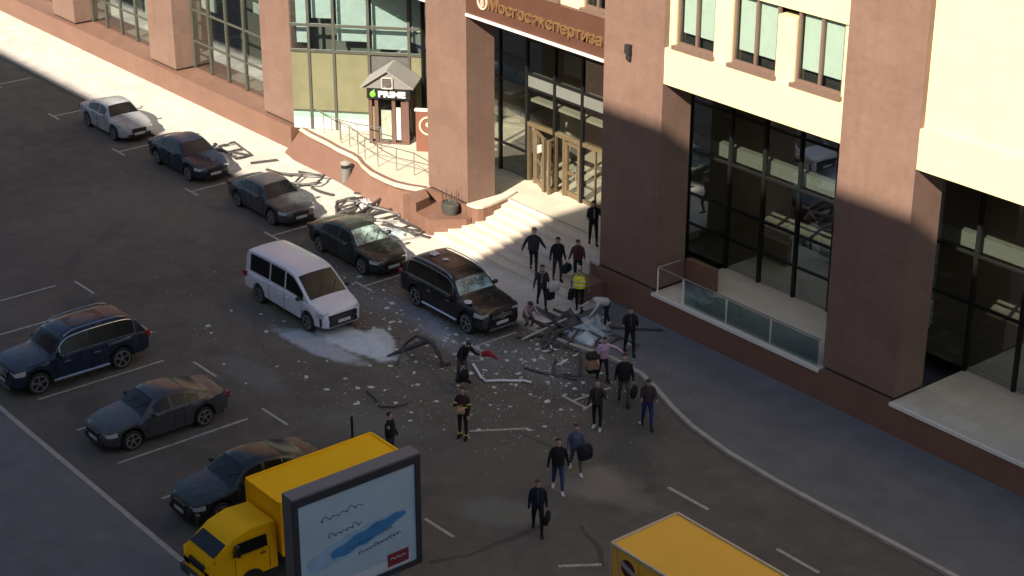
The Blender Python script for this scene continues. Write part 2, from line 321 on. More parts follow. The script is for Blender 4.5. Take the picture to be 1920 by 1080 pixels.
# ------------------------------------------------------------------ ground, road, pavements
g = MB().b2((-1500, -1500, -0.6), (1500, 1500, -0.03)).build('ground', DARKPAVE); struct(g)
KX = [(-160, 37.75), (-45.5, 37.75), (-43.6, 38.05), (-41.9, 38.45), (-40.4, 38.4), (-39.2, 38.0), (-37.9, 37.5), (-36.6, 37.1), (-34.6, 36.75), (-32, 36.6), (70, 36.5)]
rd = MB().prism([(-160, 20.3), (70, 20.3)] + KX[::-1], -0.02, 0.0).build('road', ASPH); struct(rd)
SW = 0.10
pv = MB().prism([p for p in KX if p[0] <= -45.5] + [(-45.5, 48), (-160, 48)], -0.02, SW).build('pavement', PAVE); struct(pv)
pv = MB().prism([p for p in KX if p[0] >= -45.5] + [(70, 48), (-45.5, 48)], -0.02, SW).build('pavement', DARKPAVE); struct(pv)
NEAR = [(-160, 20.3), (-36.2, 20.3), (-35.6, 20.9), (-35.4, 23.8), (-34.9, 24.5), (-34.2, 24.7), (70, 24.7)]
pv = MB().prism(NEAR + [(70, -1.9), (-160, -1.9)], -0.02, SW).build('pavement', DARKPAVE); struct(pv)
def kerb(line, side):
    m = MB()
    for i, (a, b) in enumerate(zip(line[:-1], line[1:])):
        a, b = Vector((*a, 0)), Vector((*b, 0)); n = max(1, int((b - a).length / 1.0)); d = (b - a).normalized(); pn = Vector((-d.y, d.x, 0)) * side
        if a.x > -25 or b.x < -105: m.bar(a + pn * 0.02 + Vector((0, 0, 0.045)), b + pn * 0.02 + Vector((0, 0, 0.045)), 0.17, 0.13); continue
        for k in range(n):
            p, q = a + (b - a) * (k / n) + d * 0.006, a + (b - a) * ((k + 1) / n) - d * 0.006
            if -105 < p.x < -25:
                dz = random.uniform(-0.006, 0.006); m.bar(p + pn * 0.02 + Vector((0, 0, 0.045 + dz)), q + pn * 0.02 + Vector((0, 0, 0.045 + dz)), 0.17, 0.13)
    o = m.build('kerb', KERB); struct(o)
kerb(KX, 1); kerb(NEAR, -1)
def mark(pts, w, name='lane_marking'):
    m = MB()
    for a, b in zip(pts[:-1], pts[1:]): m.bar((*a, 0.004), (*b, 0.004), w, 0.004)
    o = m.build('road_marking', PAINT); struct(o)
for X in (-85.4, -78.9, -72.3, -65.7, -59.2, -52.65, -45.8):
    mark([(X, 35.43), (X, 37.3)], 0.10); mark([(X - 0.55, 35.37), (X + 0.6, 35.37)], 0.10)
mark([(-40.45, 35.42), (-40.4, 37.0)], 0.10); mark([(-41.0, 35.35), (-39.8, 35.38)], 0.10); mark([(-40.0, 36.1), (-39.75, 35.2)], 0.09)
mark([(-34.3, 33.9), (-32.6, 33.92)], 0.12); mark([(-29.8, 33.9), (-28.2, 33.9)], 0.12); mark([(-25.5, 33.9), (-24, 33.9)], 0.12)
for X in (-60, -55.5, -51, -46.5, -42): mark([(X, 27.05), (X + 1.5, 27.08)], 0.10)
mark([(-37.5, 27.06), (-36.15, 27.1)], 0.11); mark([(-33.05, 28.45), (-32.35, 29.45)], 0.13)
mark([(-40.95, 31.4), (-39.9, 33.0)], 0.11)
for k in range(7): mark([(-43.4 - 2.78 * k, 21.6), (-43.4 - 2.78 * k, 26.3)], 0.10)
# tar seams: irregular dark repair lines lying on the asphalt
def seam(px, w=0.07):
    pts = [at(*p) for p in px]; out = []
    for a, b in zip(pts[:-1], pts[1:]):
        n = max(2, int((b - a).length / 0.35))
        for k in range(n): out.append(a + (b - a) * (k / n) + Vector((random.uniform(-.05, .05), random.uniform(-.05, .05), 0)))
    out.append(pts[-1]); m = MB(); L = []; Rr = []
    for i, p in enumerate(out):
        d = (out[min(i + 1, len(out) - 1)] - out[max(0, i - 1)]).normalized(); nn = Vector((-d.y, d.x, 0)) * w * random.uniform(.5, 1.2)
        L.append((p.x + nn.x, p.y + nn.y, 0.003)); Rr.append((p.x - nn.x, p.y - nn.y, 0.003))
    k = len(L); m.add(L + Rr, [(i, k + i, k + i + 1, i + 1) for i in range(k - 1)])
    o = m.build('road_seam', SEAM); struct(o)
SEAM = M('tar_seam', (0.052, 0.044, 0.040), 0.7, 0, 0.3)
seam([(800, 1055), (880, 1040), (950, 1012), (1015, 985)], 0.11); seam([(1085, 985), (1118, 1020), (1130, 1062)], 0.08); seam([(980, 815), (1030, 836), (1060, 850)], 0.06)

# ------------------------------------------------------------------ the buildings across the street that cast the shade
def opposite(name, x0, x1, y0, y1, h, matn, label):
    e = empty(name, ((x0 + x1) / 2, (y0 + y1) / 2, 0)); tag(e, label, 'building')
    MB().b2((x0, y0, -0.02), (x1, y1, h)).build('wall', matn, e)
    w = MB().b2((-0.75, 0, -1.0), (0.75, 0.06, 1.0)).mesh('window', WFRAME); p = MB().b2((-0.65, 0.06, -0.9), (0.65, 0.075, 0.9)).mesh('pane', CARGL)
    org = Vector(e['_org']); fl = int((h - 2) // 3.4)
    for i in range(fl):
        n = int((x1 - x0) // 4.2)
        for k in range(n):
            px = x0 + (k + 0.5) * (x1 - x0) / n
            if abs(px) < 2.2 and 25 < 2.6 + i * 3.4 < 30: continue
            o = bpy.data.objects.new('window', w); COL.objects.link(o); o.parent = e; o.location = Vector((px, y1, 2.6 + i * 3.4)) - org
            q = bpy.data.objects.new('pane', p); COL.objects.link(q); q.parent = o
    return e
PLAST = M('plaster_wall', (0.52, 0.47, 0.38), 0.8, 0, 0.12, 0.6)
opposite('apartment_block', -32.5, 18, -22, -2, 41.8, PLAST, 'tall plastered apartment block across the street that shades the entrance')
opposite('lower_block', -112, -32.52, -20, -2, 31.5, M('plaster_wall_grey', (0.48, 0.46, 0.42), 0.8, 0, 0.12, 0.6), 'lower grey block across the street beside the taller block')

# ------------------------------------------------------------------ the office building
B = empty('office_building', (-50.4, 41.8, 0)); tag(B, 'brown granite office building with lettered beam over a glazed entrance', 'building')
def bp(name, fn, mat, parent=None, smooth=False):
    m = MB(); fn(m); return m.build(name, mat, parent or B, smooth)
PZ = 1.2
PIL = [(-113.8, -111.2), (-102.8, -100.2), (-91.8, -89.2), (-80.8, -78.2), (-69.9, -67.25), (-57.1, -54.45), (-46.4, -43.35), (-35.3, -32.3), (-24.3, -21.3), (-13.3, -10.3)]
for a, b in PIL:
    p = bp('pillar', lambda m: m.b2((a, 41.8, PZ + 0.09), (b, 43.2, 24)), STONE)
    bp('base_groove', lambda m: m.b2((a + 0.05, 41.86, PZ - 0.01), (b - 0.05, 43.15, PZ + 0.088)), DARKMET, p)
# plinths: right of the stairs and under the left pillar
bp('plinth', lambda m: m.prism([(-46.42, 41.62), (-9, 41.62), (-9, 43.25), (-46.42, 43.25)], 0.0, PZ - 0.012), STONE2)
bp('plinth', lambda m: m.prism([(-57.15, 41.7), (-54.42, 41.7), (-54.42, 43.22), (-57.15, 43.22)], 0.0, PZ - 0.012), STONE2)
# spandrel beams and wall above
def beam(x0, x1, mat, z0, z1, trim):
    bm_ = bp('beam', lambda m: m.b2((x0, 41.83, z0), (x1, 42.35, z1)), mat)
    if trim: bp('edge_trim', lambda m: m.b2((x0, 41.76, z0 - 0.05), (x1, 41.828, z0 + 0.055)), TRIM, bm_)
    bp('soffit', lambda m: m.b2((x0, 42.352, z0 + 0.02), (x1, 45.6, z0 + 0.2)), STONE2, bm_)
    return bm_
SB = beam(-54.448, -46.402, SIGNB, 9.12, 10.62, True)
put_text('lettering', 'Мосгосэкспертиза', 0.62, 0.03, GOLD, (-53.02, 41.80, 9.62), (1, 0, 0), (0, 0, 1), SB, 6.5, 0.008)
def emb(m):
    m.ring((-53.42, 41.83, 9.83), 0.24, 0.31, 0.05, (0, -1, 0), 24); m.box((-53.42, 41.80, 9.83), (0.05, 0.05, 0.40)); m.box((-53.50, 41.80, 9.83), (0.03, 0.05, 0.34)); m.box((-53.34, 41.80, 9.83), (0.03, 0.05, 0.34))
bp('emblem', emb, LOGO, SB)
for (a0, a), (b, b1) in zip(PIL[:-1], PIL[1:]):
    if abs(a + 54.45) < 0.1: continue
    if a < -70 or a > -45: beam(a + 0.002, b - 0.002, CREAM if a > -45 else STONE2, 9.02, 10.30, False)
beam(-67.248, -57.102, STONE2, 9.12, 10.62, True)
def wallbay(x0, x1, z0, wins):
    """wall above a beam: piers, sills and windows set in between"""
    m = MB(); xs = x0
    for w0, w1, z1 in wins:
        if w0 - xs > 0.02: m.b2((xs, 42.02, z0), (w0, 42.5, z1 + 2.2))
        xs = w1
    if x1 - xs > 0.02: m.b2((xs, 42.02, z0), (x1, 42.5, z0 + 2.4))
    m.b2((x0, 42.04, z0 + 2.45), (x1, 42.5, z0 + 3.4)); m.build('wall', CREAM, B)
    for w0, w1, z1 in wins:
        f = MB(); f.b2((w0 - 0.06, 41.86, z0 + 0.012), (w1 + 0.06, 42.3, z0 + 0.14)); fz = z0 + 0.14
        for q in (w0 + 0.05, w1 - 0.05, (w0 + w1) / 2): f.b2((q - 0.05, 42.1, fz), (q + 0.05, 42.2, z0 + 2.4))
        f.b2((w0 + 0.1, 42.11, fz), (w1 - 0.1, 42.19, fz + 0.1))
        wo_ = f.build('window', WFRAME, B)
        for q0, q1 in ((w0 + 0.1, (w0 + w1) / 2 - 0.05), ((w0 + w1) / 2 + 0.05, w1 - 0.1)):
            MB().b2((q0, 42.14, fz + 0.1), (q1, 42.155, z0 + 2.4)).build('pane', GLASS, wo_)
        MB().b2((w0 + 0.12, 42.28, fz + 0.42), (w1 - 0.12, 42.3, z0 + 2.4)).build('blind_reflection', M('window_blind', (0.46, 0.54, 0.48), 0.8, 0, 0.08, 2), wo_)
        MB().b2((w0 - 0.02, 42.48, z0 + 0.02), (w1 + 0.02, 42.5, z0 + 2.4)).build('dark_room', DARKMET, wo_)
wallbay(-54.44, -46.41, 10.624, [(-53.6, -51.3, 10.62), (-51.12, -49.12, 10.62), (-47.80, -46.46, 10.62)])
wallbay(-43.34, -35.31, 10.304, [(-43.02, -41.2, 10.3), (-40.4, -38.4, 10.3), (-37.6, -35.6, 10.3)])
for (a0, a), (b, b1) in zip(PIL[:-1], PIL[1:]):
    if a < -70 or a > -34: bp('wall', lambda m: m.b2((a + 0.002, 42.03, 10.304), (b - 0.002, 42.5, 24)), CREAM if a > -34 else STONE2)
bp('wall', lambda m: (m.b2((-67.24, 42.03, 10.624), (-57.11, 42.5, 24)), m.b2((-54.44, 42.03, 14.1), (-46.41, 42.5, 24)), m.b2((-43.34, 42.03, 13.8), (-35.31, 42.5, 24))), STONE2)
bp('core', lambda m: (m.b2((-112, 56, 0), (-11, 70, 23.9)), m.b2((-112, 45.8, 10.8), (-11, 56.0, 23.9))), M('core_grey', (0.12, 0.11, 0.10), 0.8))
bp('roof', lambda m: m.b2((-114, 41.7, 24.01), (-10, 70, 24.4)), M('roof_grey', (0.15, 0.15, 0.15), 0.8))
# wall lamp on the right pillar and on the pillar left of it
wl = bp('wall_lamp', lambda m: (m.prism([(-45.16, 41.62), (-44.90, 41.62), (-44.94, 41.79), (-45.12, 41.79)], 9.72, 10.05), m.prism([(-45.12, 41.66), (-44.94, 41.66), (-44.96, 41.79), (-45.10, 41.79)], 9.5, 9.718)), DARKMET)
# entrance glazing (plane Y = 45.55)
GY = 45.55
MX = [-62.45, -60.6, -58.8, -57.0, -55.22, -53.45, -51.75, -50.0, -48.3, -46.45]
def glazing(xs, zr, name='curtain_wall', y=GY, mull=MULL, glassf=lambda x, z: GLASS, wid=0.12, skip=None):
    mm = MB()
    for x in xs: mm.b2((x - wid / 2, y - 0.08, PZ), (x + wid / 2, y + 0.08, 9.1))
    fr = mm.build(name, mull, B)
    for x0, x1 in zip(xs[:-1], xs[1:]):
        zz = zr(x0)
        for i, (z0, z1) in enumerate(zip(zz[:-1], zz[1:])):
            if i and not (skip and skip(x0, z0 - 0.01) and skip(x0, z0 + 0.01)): MB().b2((x0 + wid / 2, y - 0.05, z0 - 0.045), (x1 - wid / 2, y + 0.05, z0 + 0.045)).build('transom', mull, fr)
            if skip and skip(x0, (z0 + z1) / 2): continue
            MB().b2((x0 + wid / 2, y - 0.012, z0 + 0.045), (x1 - wid / 2, y + 0.0, z1 - 0.045)).build('pane', glassf(x0, z0), fr)
    return fr
FASC = M('grey_spandrel', (0.17, 0.18, 0.165), 0.12, 0, 0.12, 0.8)
CW = glazing(MX, lambda x: [1.22, 2.42, 5.27, 6.37, 9.1] if x < -55.3 else [1.22, 3.68, 5.27, 5.85, 7.3, 9.1],
             glassf=lambda x, z: FASC if (x > -55.3 and 5.2 < z < 5.8) else (SMOKE if z > 5.2 else GLASS), skip=lambda x, z: x > -55.3 and x < -50.1 and z < 3.6)
# lobby behind it
DARKR = M('lobby_wall', (0.22, 0.20, 0.16), 0.7, 0, 0.2, 0.7); LOBF = M('lobby_floor', (0.36, 0.31, 0.24), 0.25, 0, 0.15, 1)
bp('lobby_floor', lambda m: m.b2((-67, 45.7, PZ - 0.15), (-10, 54, PZ - 0.003)), LOBF)
bp('lobby_wall', lambda m: (m.b2((-67, 53.9, PZ), (-10, 54.1, 9)), m.b2((-46.3, 45.75, PZ), (-46.1, 53.9, 9)), m.b2((-62.3, 47.6, PZ), (-62.1, 53.9, 9))), DARKR)
bp('lobby_ceiling', lambda m: (m.b2((-67, 45.64, 5.3), (-10, 53.9, 5.8)), m.b2((-67, 45.64, 9.14), (-10, 53.9, 9.3))), M('lobby_ceiling', (0.30, 0.28, 0.24), 0.8))
bp('lobby_column', lambda m: (m.b2((-56.6, 48.5, PZ), (-55.9, 49.2, 5.29)), m.b2((-50.9, 48.6, PZ), (-50.2, 49.3, 5.29))), DARKR)
for a in ((-54.6, 51.5), (-51.9, 51.0)): bp('reception_desk', lambda m: m.b2((a[0] - 0.9, a[1] - 0.35, PZ), (a[0] + 0.9, a[1] + 0.35, PZ + 1.05)), BRONZE)
EM = bpy.data.materials.new('tube_light'); t_ = nodes(EM); e_ = N(t_, 'ShaderNodeEmission', i_Strength=3.0); e_.inputs[0].default_value = (1, 0.95, 0.82, 1); t_.links.new(e_.outputs[0], N(t_, 'ShaderNodeOutputMaterial').inputs[0])
o = MB().b2((-55.0, 46.9, 4.55), (-54.0, 47.1, 4.62)).build('ceiling_light', EM, B)
bp('lowered_ceiling', lambda m: m.b2((-55.2, 45.7, 4.63), (-50.1, 48.4, 4.75)), DARKR)
bp('blind_reflection', lambda m: m.b2((-53.35, 45.9, 6.2), (-51.85, 45.93, 9.0)), M('grey_reflection', (0.34, 0.38, 0.36), 0.8))  # grey sheet added to imitate a reflection in the upper entrance glass
# doors
def door(hx, width, ang, label=None, paper=False):
    """a glazed leaf hinged at hx; ang opens it outwards"""
    c, s = math.cos(ang), math.sin(ang); y0 = GY + 0.05
    def P(u, v, z): return Vector((hx + u * c * (1 if width > 0 else -1) + v * s * (1 if width > 0 else -1) * 0, y0 - abs(u) * s - v * c, z))
    w = abs(width); sg = 1 if width > 0 else -1
    def pt(u, z): return Vector((hx + sg * u * c, y0 - u * s, z))
    m = MB(); zt, zb = 3.55, PZ + 0.03
    for u in (0.06, w - 0.06): m.bar(pt(u, zb), pt(u, zt), 0.13, 0.13, 0, 0)
    for z in (zb + 0.12, zt - 0.06, 2.25): m.bar(pt(0.1, z), pt(w - 0.1, z), 0.07, 0.22 if z < 1.5 else 0.12)
    d = m.build('door', BRONZE, B)
    q = MB().bar(pt(0.12, (zb + zt) / 2), pt(w - 0.12, (zb + zt) / 2), 0.015, zt - zb - 0.1).build('pane', GLASS, d)
    MB().tube([pt(w - 0.12, 1.95) + Vector((0, -0.12, 0)), pt(w - 0.12, 2.75) + Vector((0, -0.12, 0))], 0.025).build('handle', CHROME, d)
    if paper: MB().bar(pt(w * 0.5, 2.75) + Vector((0, -0.03, 0)), pt(w * 0.5, 3.1) + Vector((0, -0.03, 0)), 0.3, 0.006).build('notice', WHITEP, d)
    return d
for x in (-55.16, -54.72, -53.42, -52.86, -51.83, -50.06): bp('door_post', lambda m: m.b2((x - 0.06, GY - 0.05, PZ), (x + 0.06, GY + 0.15, 3.63)), BRONZE)
bp('door_header', lambda m: m.b2((-55.16, GY - 0.06, 3.634), (-46.5, GY + 0.16, 3.80)), BRONZE)
MB().b2((-55.08, GY + 0.03, PZ + 0.1), (-54.8, GY + 0.045, 3.6)).build('pane', GLASS, B)
door(-54.68, 1.2, R(24), paper=True); door(-52.8, 0.95, R(3)); door(-53.4, 0.55, R(80))
for x0, x1 in ((-51.77, -50.95), (-50.95, -50.12)):
    f_ = bp('side_light', lambda m: (m.b2((x0, GY, PZ + 0.02), (x1, GY + 0.1, PZ + 0.16)), m.b2((x1 - 0.05, GY + 0.002, PZ + 0.162), (x1, GY + 0.098, 3.63))), BRONZE)
    MB().b2((x0, GY + 0.04, PZ + 0.17), (x1 - 0.055, GY + 0.055, 3.62)).build('pane', GLASS, f_)
# right-hand bays
glazing([-45.4, -43.3, -41.6, -39.9, -38.2, -36.5, -35.35], lambda x: [1.22, 2.4, 3.6, 5.3, 7.2, 9.0], y=45.3, glassf=lambda x, z: SMOKE)
glazing([-34.3, -32.25, -30.3, -28.3, -26.3, -24.35], lambda x: [1.22, 3.6, 5.3, 9.0], y=45.3, glassf=lambda x, z: SMOKE)
bp('landing', lambda m: (m.b2((-43.34, 41.64, PZ - 0.14), (-35.31, 45.6, PZ)),), LAND)
bp('landing', lambda m: (m.b2((-32.29, 41.64, PZ - 0.14), (-24.31, 45.6, PZ)),), LAND)
bp('landing_edge', lambda m: (m.b2((-43.34, 41.56, PZ - 0.10), (-35.31, 41.638, PZ + 0.02)), m.b2((-32.29, 41.56, PZ - 0.10), (-24.31, 41.638, PZ + 0.02))), TRIM)
bp('parapet', lambda m: m.b2((-43.33, 43.25, PZ), (-41.9, 43.5, PZ + 0.9)), STONE2)
# left-hand bays beyond the angled glass wall
for (a0, a), (b, b1) in zip(PIL[:4], PIL[1:5]):
    n = 5; xs = [a + (b - a) * k / n for k in range(n + 1)]; xs[0] += 0.05; xs[-1] -= 0.05
    glazing(xs, lambda x: [1.22, 2.6, 4.2, 6.0, 9.1], y=42.9, mull=MULG, glassf=lambda x, z: SMOKE)
    bp('blind_reflection', lambda m: [m.b2((xs[k] + 0.1, 43.4, random.choice((2.6, 4.2, 5.0))), (xs[k + 1] - 0.1, 43.43, 9)) for k in range(n) if random.random() < 0.6], BLIND_REFL)
    bp('dark_room', lambda m: m.b2((a, 45.6, PZ), (b, 45.7, 10)), DARKR)
bp('plinth', lambda m: m.prism([(-114, 41.55), (-67.3, 41.55), (-67.3, 43.3), (-114, 43.3)], 0.0, PZ - 0.012), STONE2)

# angled glass wall with the kiosk porch
KD = Vector((0.744, 0.668, 0)); KN = Vector((-0.668, 0.744, 0)); K0 = Vector((-63.23, 43.08, 0)); KB = K0 + KN * 1.5
def kw(s, d, z): p = K0 + KD * s + KN * d; return Vector((p.x, p.y, z))
SX = [-3.9, -3.0, -1.86, -0.27, 1.56, 2.5, 3.1]; SZ = [PZ + 0.02, 2.0, 2.1, 4.87, 6.05, 9.1]
mw = MB()
for s in SX[1:]: mw.bar(kw(s, 1.5, PZ), kw(s, 1.5, 9.1), 0.09, 0.12, 0, math.atan2(KD.y, KD.x))
AW = mw.build('curtain_wall', MULG, B)
for i, (s0, s1) in enumerate(zip(SX[:-1], SX[1:])):
    for z in (4.87, 6.05): MB().bar(kw(s0 + 0.05, 1.5, z), kw(s1 - 0.05, 1.5, z), 0.10, 0.12).build('transom', MULG, AW)
    for z0, z1 in ((4.93, 5.99), (6.11, 9.1)): MB().bar(kw(s0 + 0.05, 1.5, (z0 + z1) / 2), kw(s1 - 0.05, 1.5, (z0 + z1) / 2), 0.015, z1 - z0).build('pane', GLASSW, AW)
    MB().bar(kw(s0 + 0.06, 1.95, (5.1, 6.25, 5.25, 4.95, 5.6, 5)[i] / 2 + 4.5), kw(s1 - 0.06, 1.95, (5.1, 6.25, 5.25, 4.95, 5.6, 5)[i] / 2 + 4.5), 0.02, 9 - (5.1, 6.25, 5.25, 4.95, 5.6, 5)[i]).build('blind_reflection', BLIND_REFL, AW)  # pale sheets added behind the panes to imitate whitish reflections
    if i != 3:
        MB().bar(kw(s0 + 0.05, 1.52, 3.46), kw(s1 - 0.05, 1.52, 3.46), 0.02, 2.72).build('panel', TANP, AW)
        MB().bar(kw(s0 + 0.05, 1.5, 2.06), kw(s1 - 0.05, 1.5, 2.06), 0.06, 0.05).build('transom', MULG, AW)
        MB().bar(kw(s0 + 0.05, 1.52, 1.90), kw(s1 - 0.05, 1.52, 1.90), 0.02, 0.25).build('panel', GREENP, AW)
        MB().bar(kw(s0 + 0.05, 1.522, 1.49), kw(s1 - 0.05, 1.522, 1.49), 0.02, 0.54).build('panel', MILK, AW)
    else:
        MB().bar(kw(s0 + 0.05, 1.56, 3.03), kw(s1 - 0.05, 1.56, 3.03), 0.02, 3.6).build('panel', M('opening_shade', (0.10, 0.095, 0.09), 0.5), AW)  # dark sheet painting the shade of the opening behind the kiosk
MB().bar(kw(-3.9, 2.6, 6), kw(3.2, 2.6, 6), 0.1, 7).build('dark_room', DARKR, AW)

# landing, stairs, stringers
LP = [(-67.2, 41.9), (-66.0, 41.75), (-64.6, 41.72), (-63.65, 41.62), (-62.5, 41.62), (-61.95, 41.55), (-61.2, 41.25), (-60.2, 41.02), (-59.2, 40.98), (-58.5, 41.02), (-57.8, 41.25), (-57.14, 41.6)]
landing = MB().prism([(-57.14, 41.6), (-57.14, 43.19), (-54.44, 43.19), (-54.44, 43.56), (-46.42, 43.56), (-46.42, 45.6), (-62.3, 45.62), (-67.2, 41.9)] + LP[1:-1], PZ - 0.2, PZ).build('landing', LAND, B)
rw = empty('ramp_wall', (-62, 41, 0)); tag(rw, 'battered brown wall with a wavy top below the pale landing', 'wall')
m = MB(); k = len(LP); base = []
for i, (x, y) in enumerate(LP): base.append((x, 40.75 - 0.57 * min(1, max(0, (x + 62.6) / 7.5)) if x > -66.5 else 41.0, 0.0))
fr = [(x, y, PZ + 0.035) for x, y in LP]; lip = [(x, y + 0.02 + 0.09 * max(0, 1 - abs(x + 59.3) / 1.7), PZ - 0.27) for x, y in LP]
lip2 = [(x, y + 0.04 + 0.26 * max(0, 1 - abs(x + 59.3) / 1.7), PZ - 0.28) for x, y in LP]
bk = [(x, y + 0.16, PZ + 0.035) for x, y in LP]
rows = [bk, fr, lip, lip2, base]
vs = [p for r_ in rows for p in r_]; m.add(vs, [(j * k + i, j * k + i + 1, (j + 1) * k + i + 1, (j + 1) * k + i) for j in range(4) for i in range(k - 1)])
m.build('wall_face', STONE2, rw, smooth=30)
st = empty('entrance_stairs', (-50.4, 41.8, 0)); tag(st, 'wide pale stone stairs climbing from the street to the entrance', 'stairs')
DY0 = 40.4; TR = 0.45
for i in range(8):
    y = DY0 + TR * i; z1 = SW + (PZ - SW) * (i + 1) / 8; z0 = SW + (PZ - SW) * i / 8 - 0.02
    if i < 3: xl = -55.1 + 0.27 * i + 0.1; xr = -46.0 - 0.27 * i - 0.1
    else: xl, xr = -53.9, -47.0
    if i >= 5: xl = -54.05; xr = -46.9
    MB().b2((xl, y, z0 if i else 0.05), (xr, 43.6 if i > 6 else y + TR + 0.04, z1)).build('step', PALE, st)
def mir(poly, f): return [(-100.87 - x, y) for x, y in poly] if f else poly
for f in (0, 1):
    s_ = empty('stair_wall', (-53.9 if not f else -47.0, 42.5, 0))
    tag(s_, ('sunlit' if not f else 'shaded') + ' low brown stair wall curving from the ' + ('left' if not f else 'right') + ' pillar along the steps', 'wall')
    poly = mir([(-54.43, 41.72), (-54.1, 41.74), (-53.85, 41.85), (-53.76, 42.05), (-53.79, 42.5), (-53.9, 43.1), (-54.05, 43.7), (-54.25, 44.2), (-54.43, 44.25)], f)
    MB().prism(poly, 0, PZ - 0.002).build('wall_body', STONE2, s_); MB().prism(poly, PZ, PZ + 0.09).build('coping', PALE, s_)
    low = mir([(-57.1, 40.5), (-55.25, 40.22), (-54.98, 40.25), (-54.1, 41.45), (-54.1, 41.70), (-57.1, 41.69)], f) if not f else [(-46.78, 41.45), (-46.45, 40.55), (-45.9, 40.5), (-45.9, 41.61), (-46.78, 41.69)]
    nb = empty('low_plinth', (-56 if not f else -45, 41, 0)); tag(nb, 'low brown granite block under the left pillar carrying the dark basket' if not f else 'small brown granite block in the shade where the stairs meet the right plinth', 'plinth')
    MB().prism(low, 0, 0.78).build('block', STONE2, nb)
    
    if not f: MB().prism([(-57.12, 40.48), (-56.0, 40.33), (-56.25, 41.2), (-57.12, 41.6)], 0, PZ - 0.02).build('pier', STONE2, nb)
# basket on the low plinth
bk_ = empty('basket_planter', (-55.05, 41.35, 0.78)); tag(bk_, 'dark round basket with upright spikes on the ledge under the left pillar', 'planter')
m = MB(); n = 14; prof = [(0.36, 0.0), (0.42, 0.2), (0.44, 0.42), (0.40, 0.46), (0.36, 0.40)]
m.loft([[(r_ * math.cos(2 * math.pi * q / n), r_ * 0.75 * math.sin(2 * math.pi * q / n), z) for q in range(n)] for r_, z in prof]).build('bowl', M('basket_dark', (0.055, 0.05, 0.042), 0.8), bk_, True, True)
for q in range(9):
    a = q * 0.7; MB().bar((0.36 * math.cos(a), 0.27 * math.sin(a), 0.4), (0.4 * math.cos(a), 0.3 * math.sin(a), 0.85 + 0.05 * (q % 3)), 0.02, 0.02).build('spike', M('basket_spike', (0.09, 0.06, 0.045), 0.7), bk_, local=True)

# kiosk porch
kz = empty('kiosk', (K0.x, K0.y, PZ)); tag(kz, 'small gabled brown porch with a black sign and round roof vent against the glass wall', 'kiosk')
def kb(name, s0, s1, d0, d1, z0, z1, mat, par=None):
    m = MB(); m.prism([tuple(kw(*q, 0)[:2]) for q in ((s0, d0), (s1, d0), (s1, d1), (s0, d1))], z0, z1); return m.build(name, mat, par or kz)
KBR = M('kiosk_brown', (0.13, 0.07, 0.055), 0.5, 0, 0.12); KGREY = M('kiosk_roof_grey', (0.26, 0.245, 0.225), 0.6, 0, 0.1); KGB = M('kiosk_gable', (0.20, 0.185, 0.18), 0.6, 0, 0.1)
POST = M('shop_poster', (0.58, 0.54, 0.46), 0.5, 0, 0.3, 5)
for s in (0.0, 0.28, 1.05, 1.65): kb('post', s, s + 0.16, 0, 0.12, PZ, 3.3, KBR)
kb('post', 1.65, 1.81, 1.32, 1.46, PZ, 3.3, KBR); kb('base', 0, 1.81, -0.02, 1.48, PZ, PZ + 0.08, KBR)
kb('door', 0.45, 1.04, 0.05, 0.07, PZ + 0.1, 3.2, GLASS); kb('poster', 0.52, 0.98, 0.2, 0.22, PZ + 0.15, 2.7, POST); kb('poster', 1.24, 1.44, 0.02, 0.04, PZ + 0.2, 2.9, MILK); kb('poster', 0.18, 0.27, 0.02, 0.04, PZ + 0.2, 2.9, TANP)
kb('panel', 1.45, 1.64, 0.06, 0.08, PZ + 0.08, 3.2, KBR)
kb('side_panel', 1.72, 1.76, 0.14, 0.8, PZ + 0.08, 3.2, GLASS); kb('side_panel', 1.70, 1.74, 0.8, 1.3, PZ + 0.08, 3.2, KBR); kb('side_panel', 0.03, 0.07, 0.14, 1.46, PZ + 0.08, 3.3, KBR)
kb('inner_wall', 0.1, 1.68, 1.3, 1.32, PZ + 0.08, 3.3, M('kiosk_inner', (0.08, 0.05, 0.04), 0.6))
sg = kb('sign_box', -0.02, 1.92, -0.14, 1.0, 3.31, 3.80, BLACKP)
WL = M('sign_white', (0.85, 0.85, 0.83), 0.5, 0, 0.03); GL_ = M('sign_green', (0.18, 0.62, 0.05), 0.5, 0, 0.05)
o = put_text('lettering', 'PRIME', 0.36, 0.02, WL, kw(0.50, -0.16, 3.42), KD, (0, 0, 1), sg, 1.22, 0.014)
m = MB(); q3 = Matrix((KD, KN, Vector((0, 0, 1)))).transposed()
m.ell(kw(0.25, -0.15, 3.52), (0.13, 0.03, 0.14), 12, 8, 0, q3); m.box(kw(0.30, -0.16, 3.70), (0.09, 0.03, 0.05), 0, 0, q3 @ Matrix.Rotation(R(-35), 3, 'Y')); m.build('apple_mark', GL_, sg, True)
m = MB(); ev = 0.27
A = [kw(-ev, -0.3, 3.82), kw(0.92, -0.3, 4.60), kw(1.92 + ev - 0.1, -0.3, 3.82)]; A2 = [kw(-ev, 1.46, 3.82), kw(0.92, 1.46, 4.60), kw(2.09, 1.46, 3.82)]; U = Vector((0, 0, 0.07))
for i in (0, 1): m.add([A[i], A[i + 1], A2[i + 1], A2[i], A[i] + U, A[i + 1] + U, A2[i + 1] + U, A2[i] + U], [(0, 3, 2, 1), (4, 5, 6, 7), (0, 1, 5, 4), (1, 2, 6, 5), (2, 3, 7, 6), (3, 0, 4, 7)])
m.build('roof', KGREY, kz)
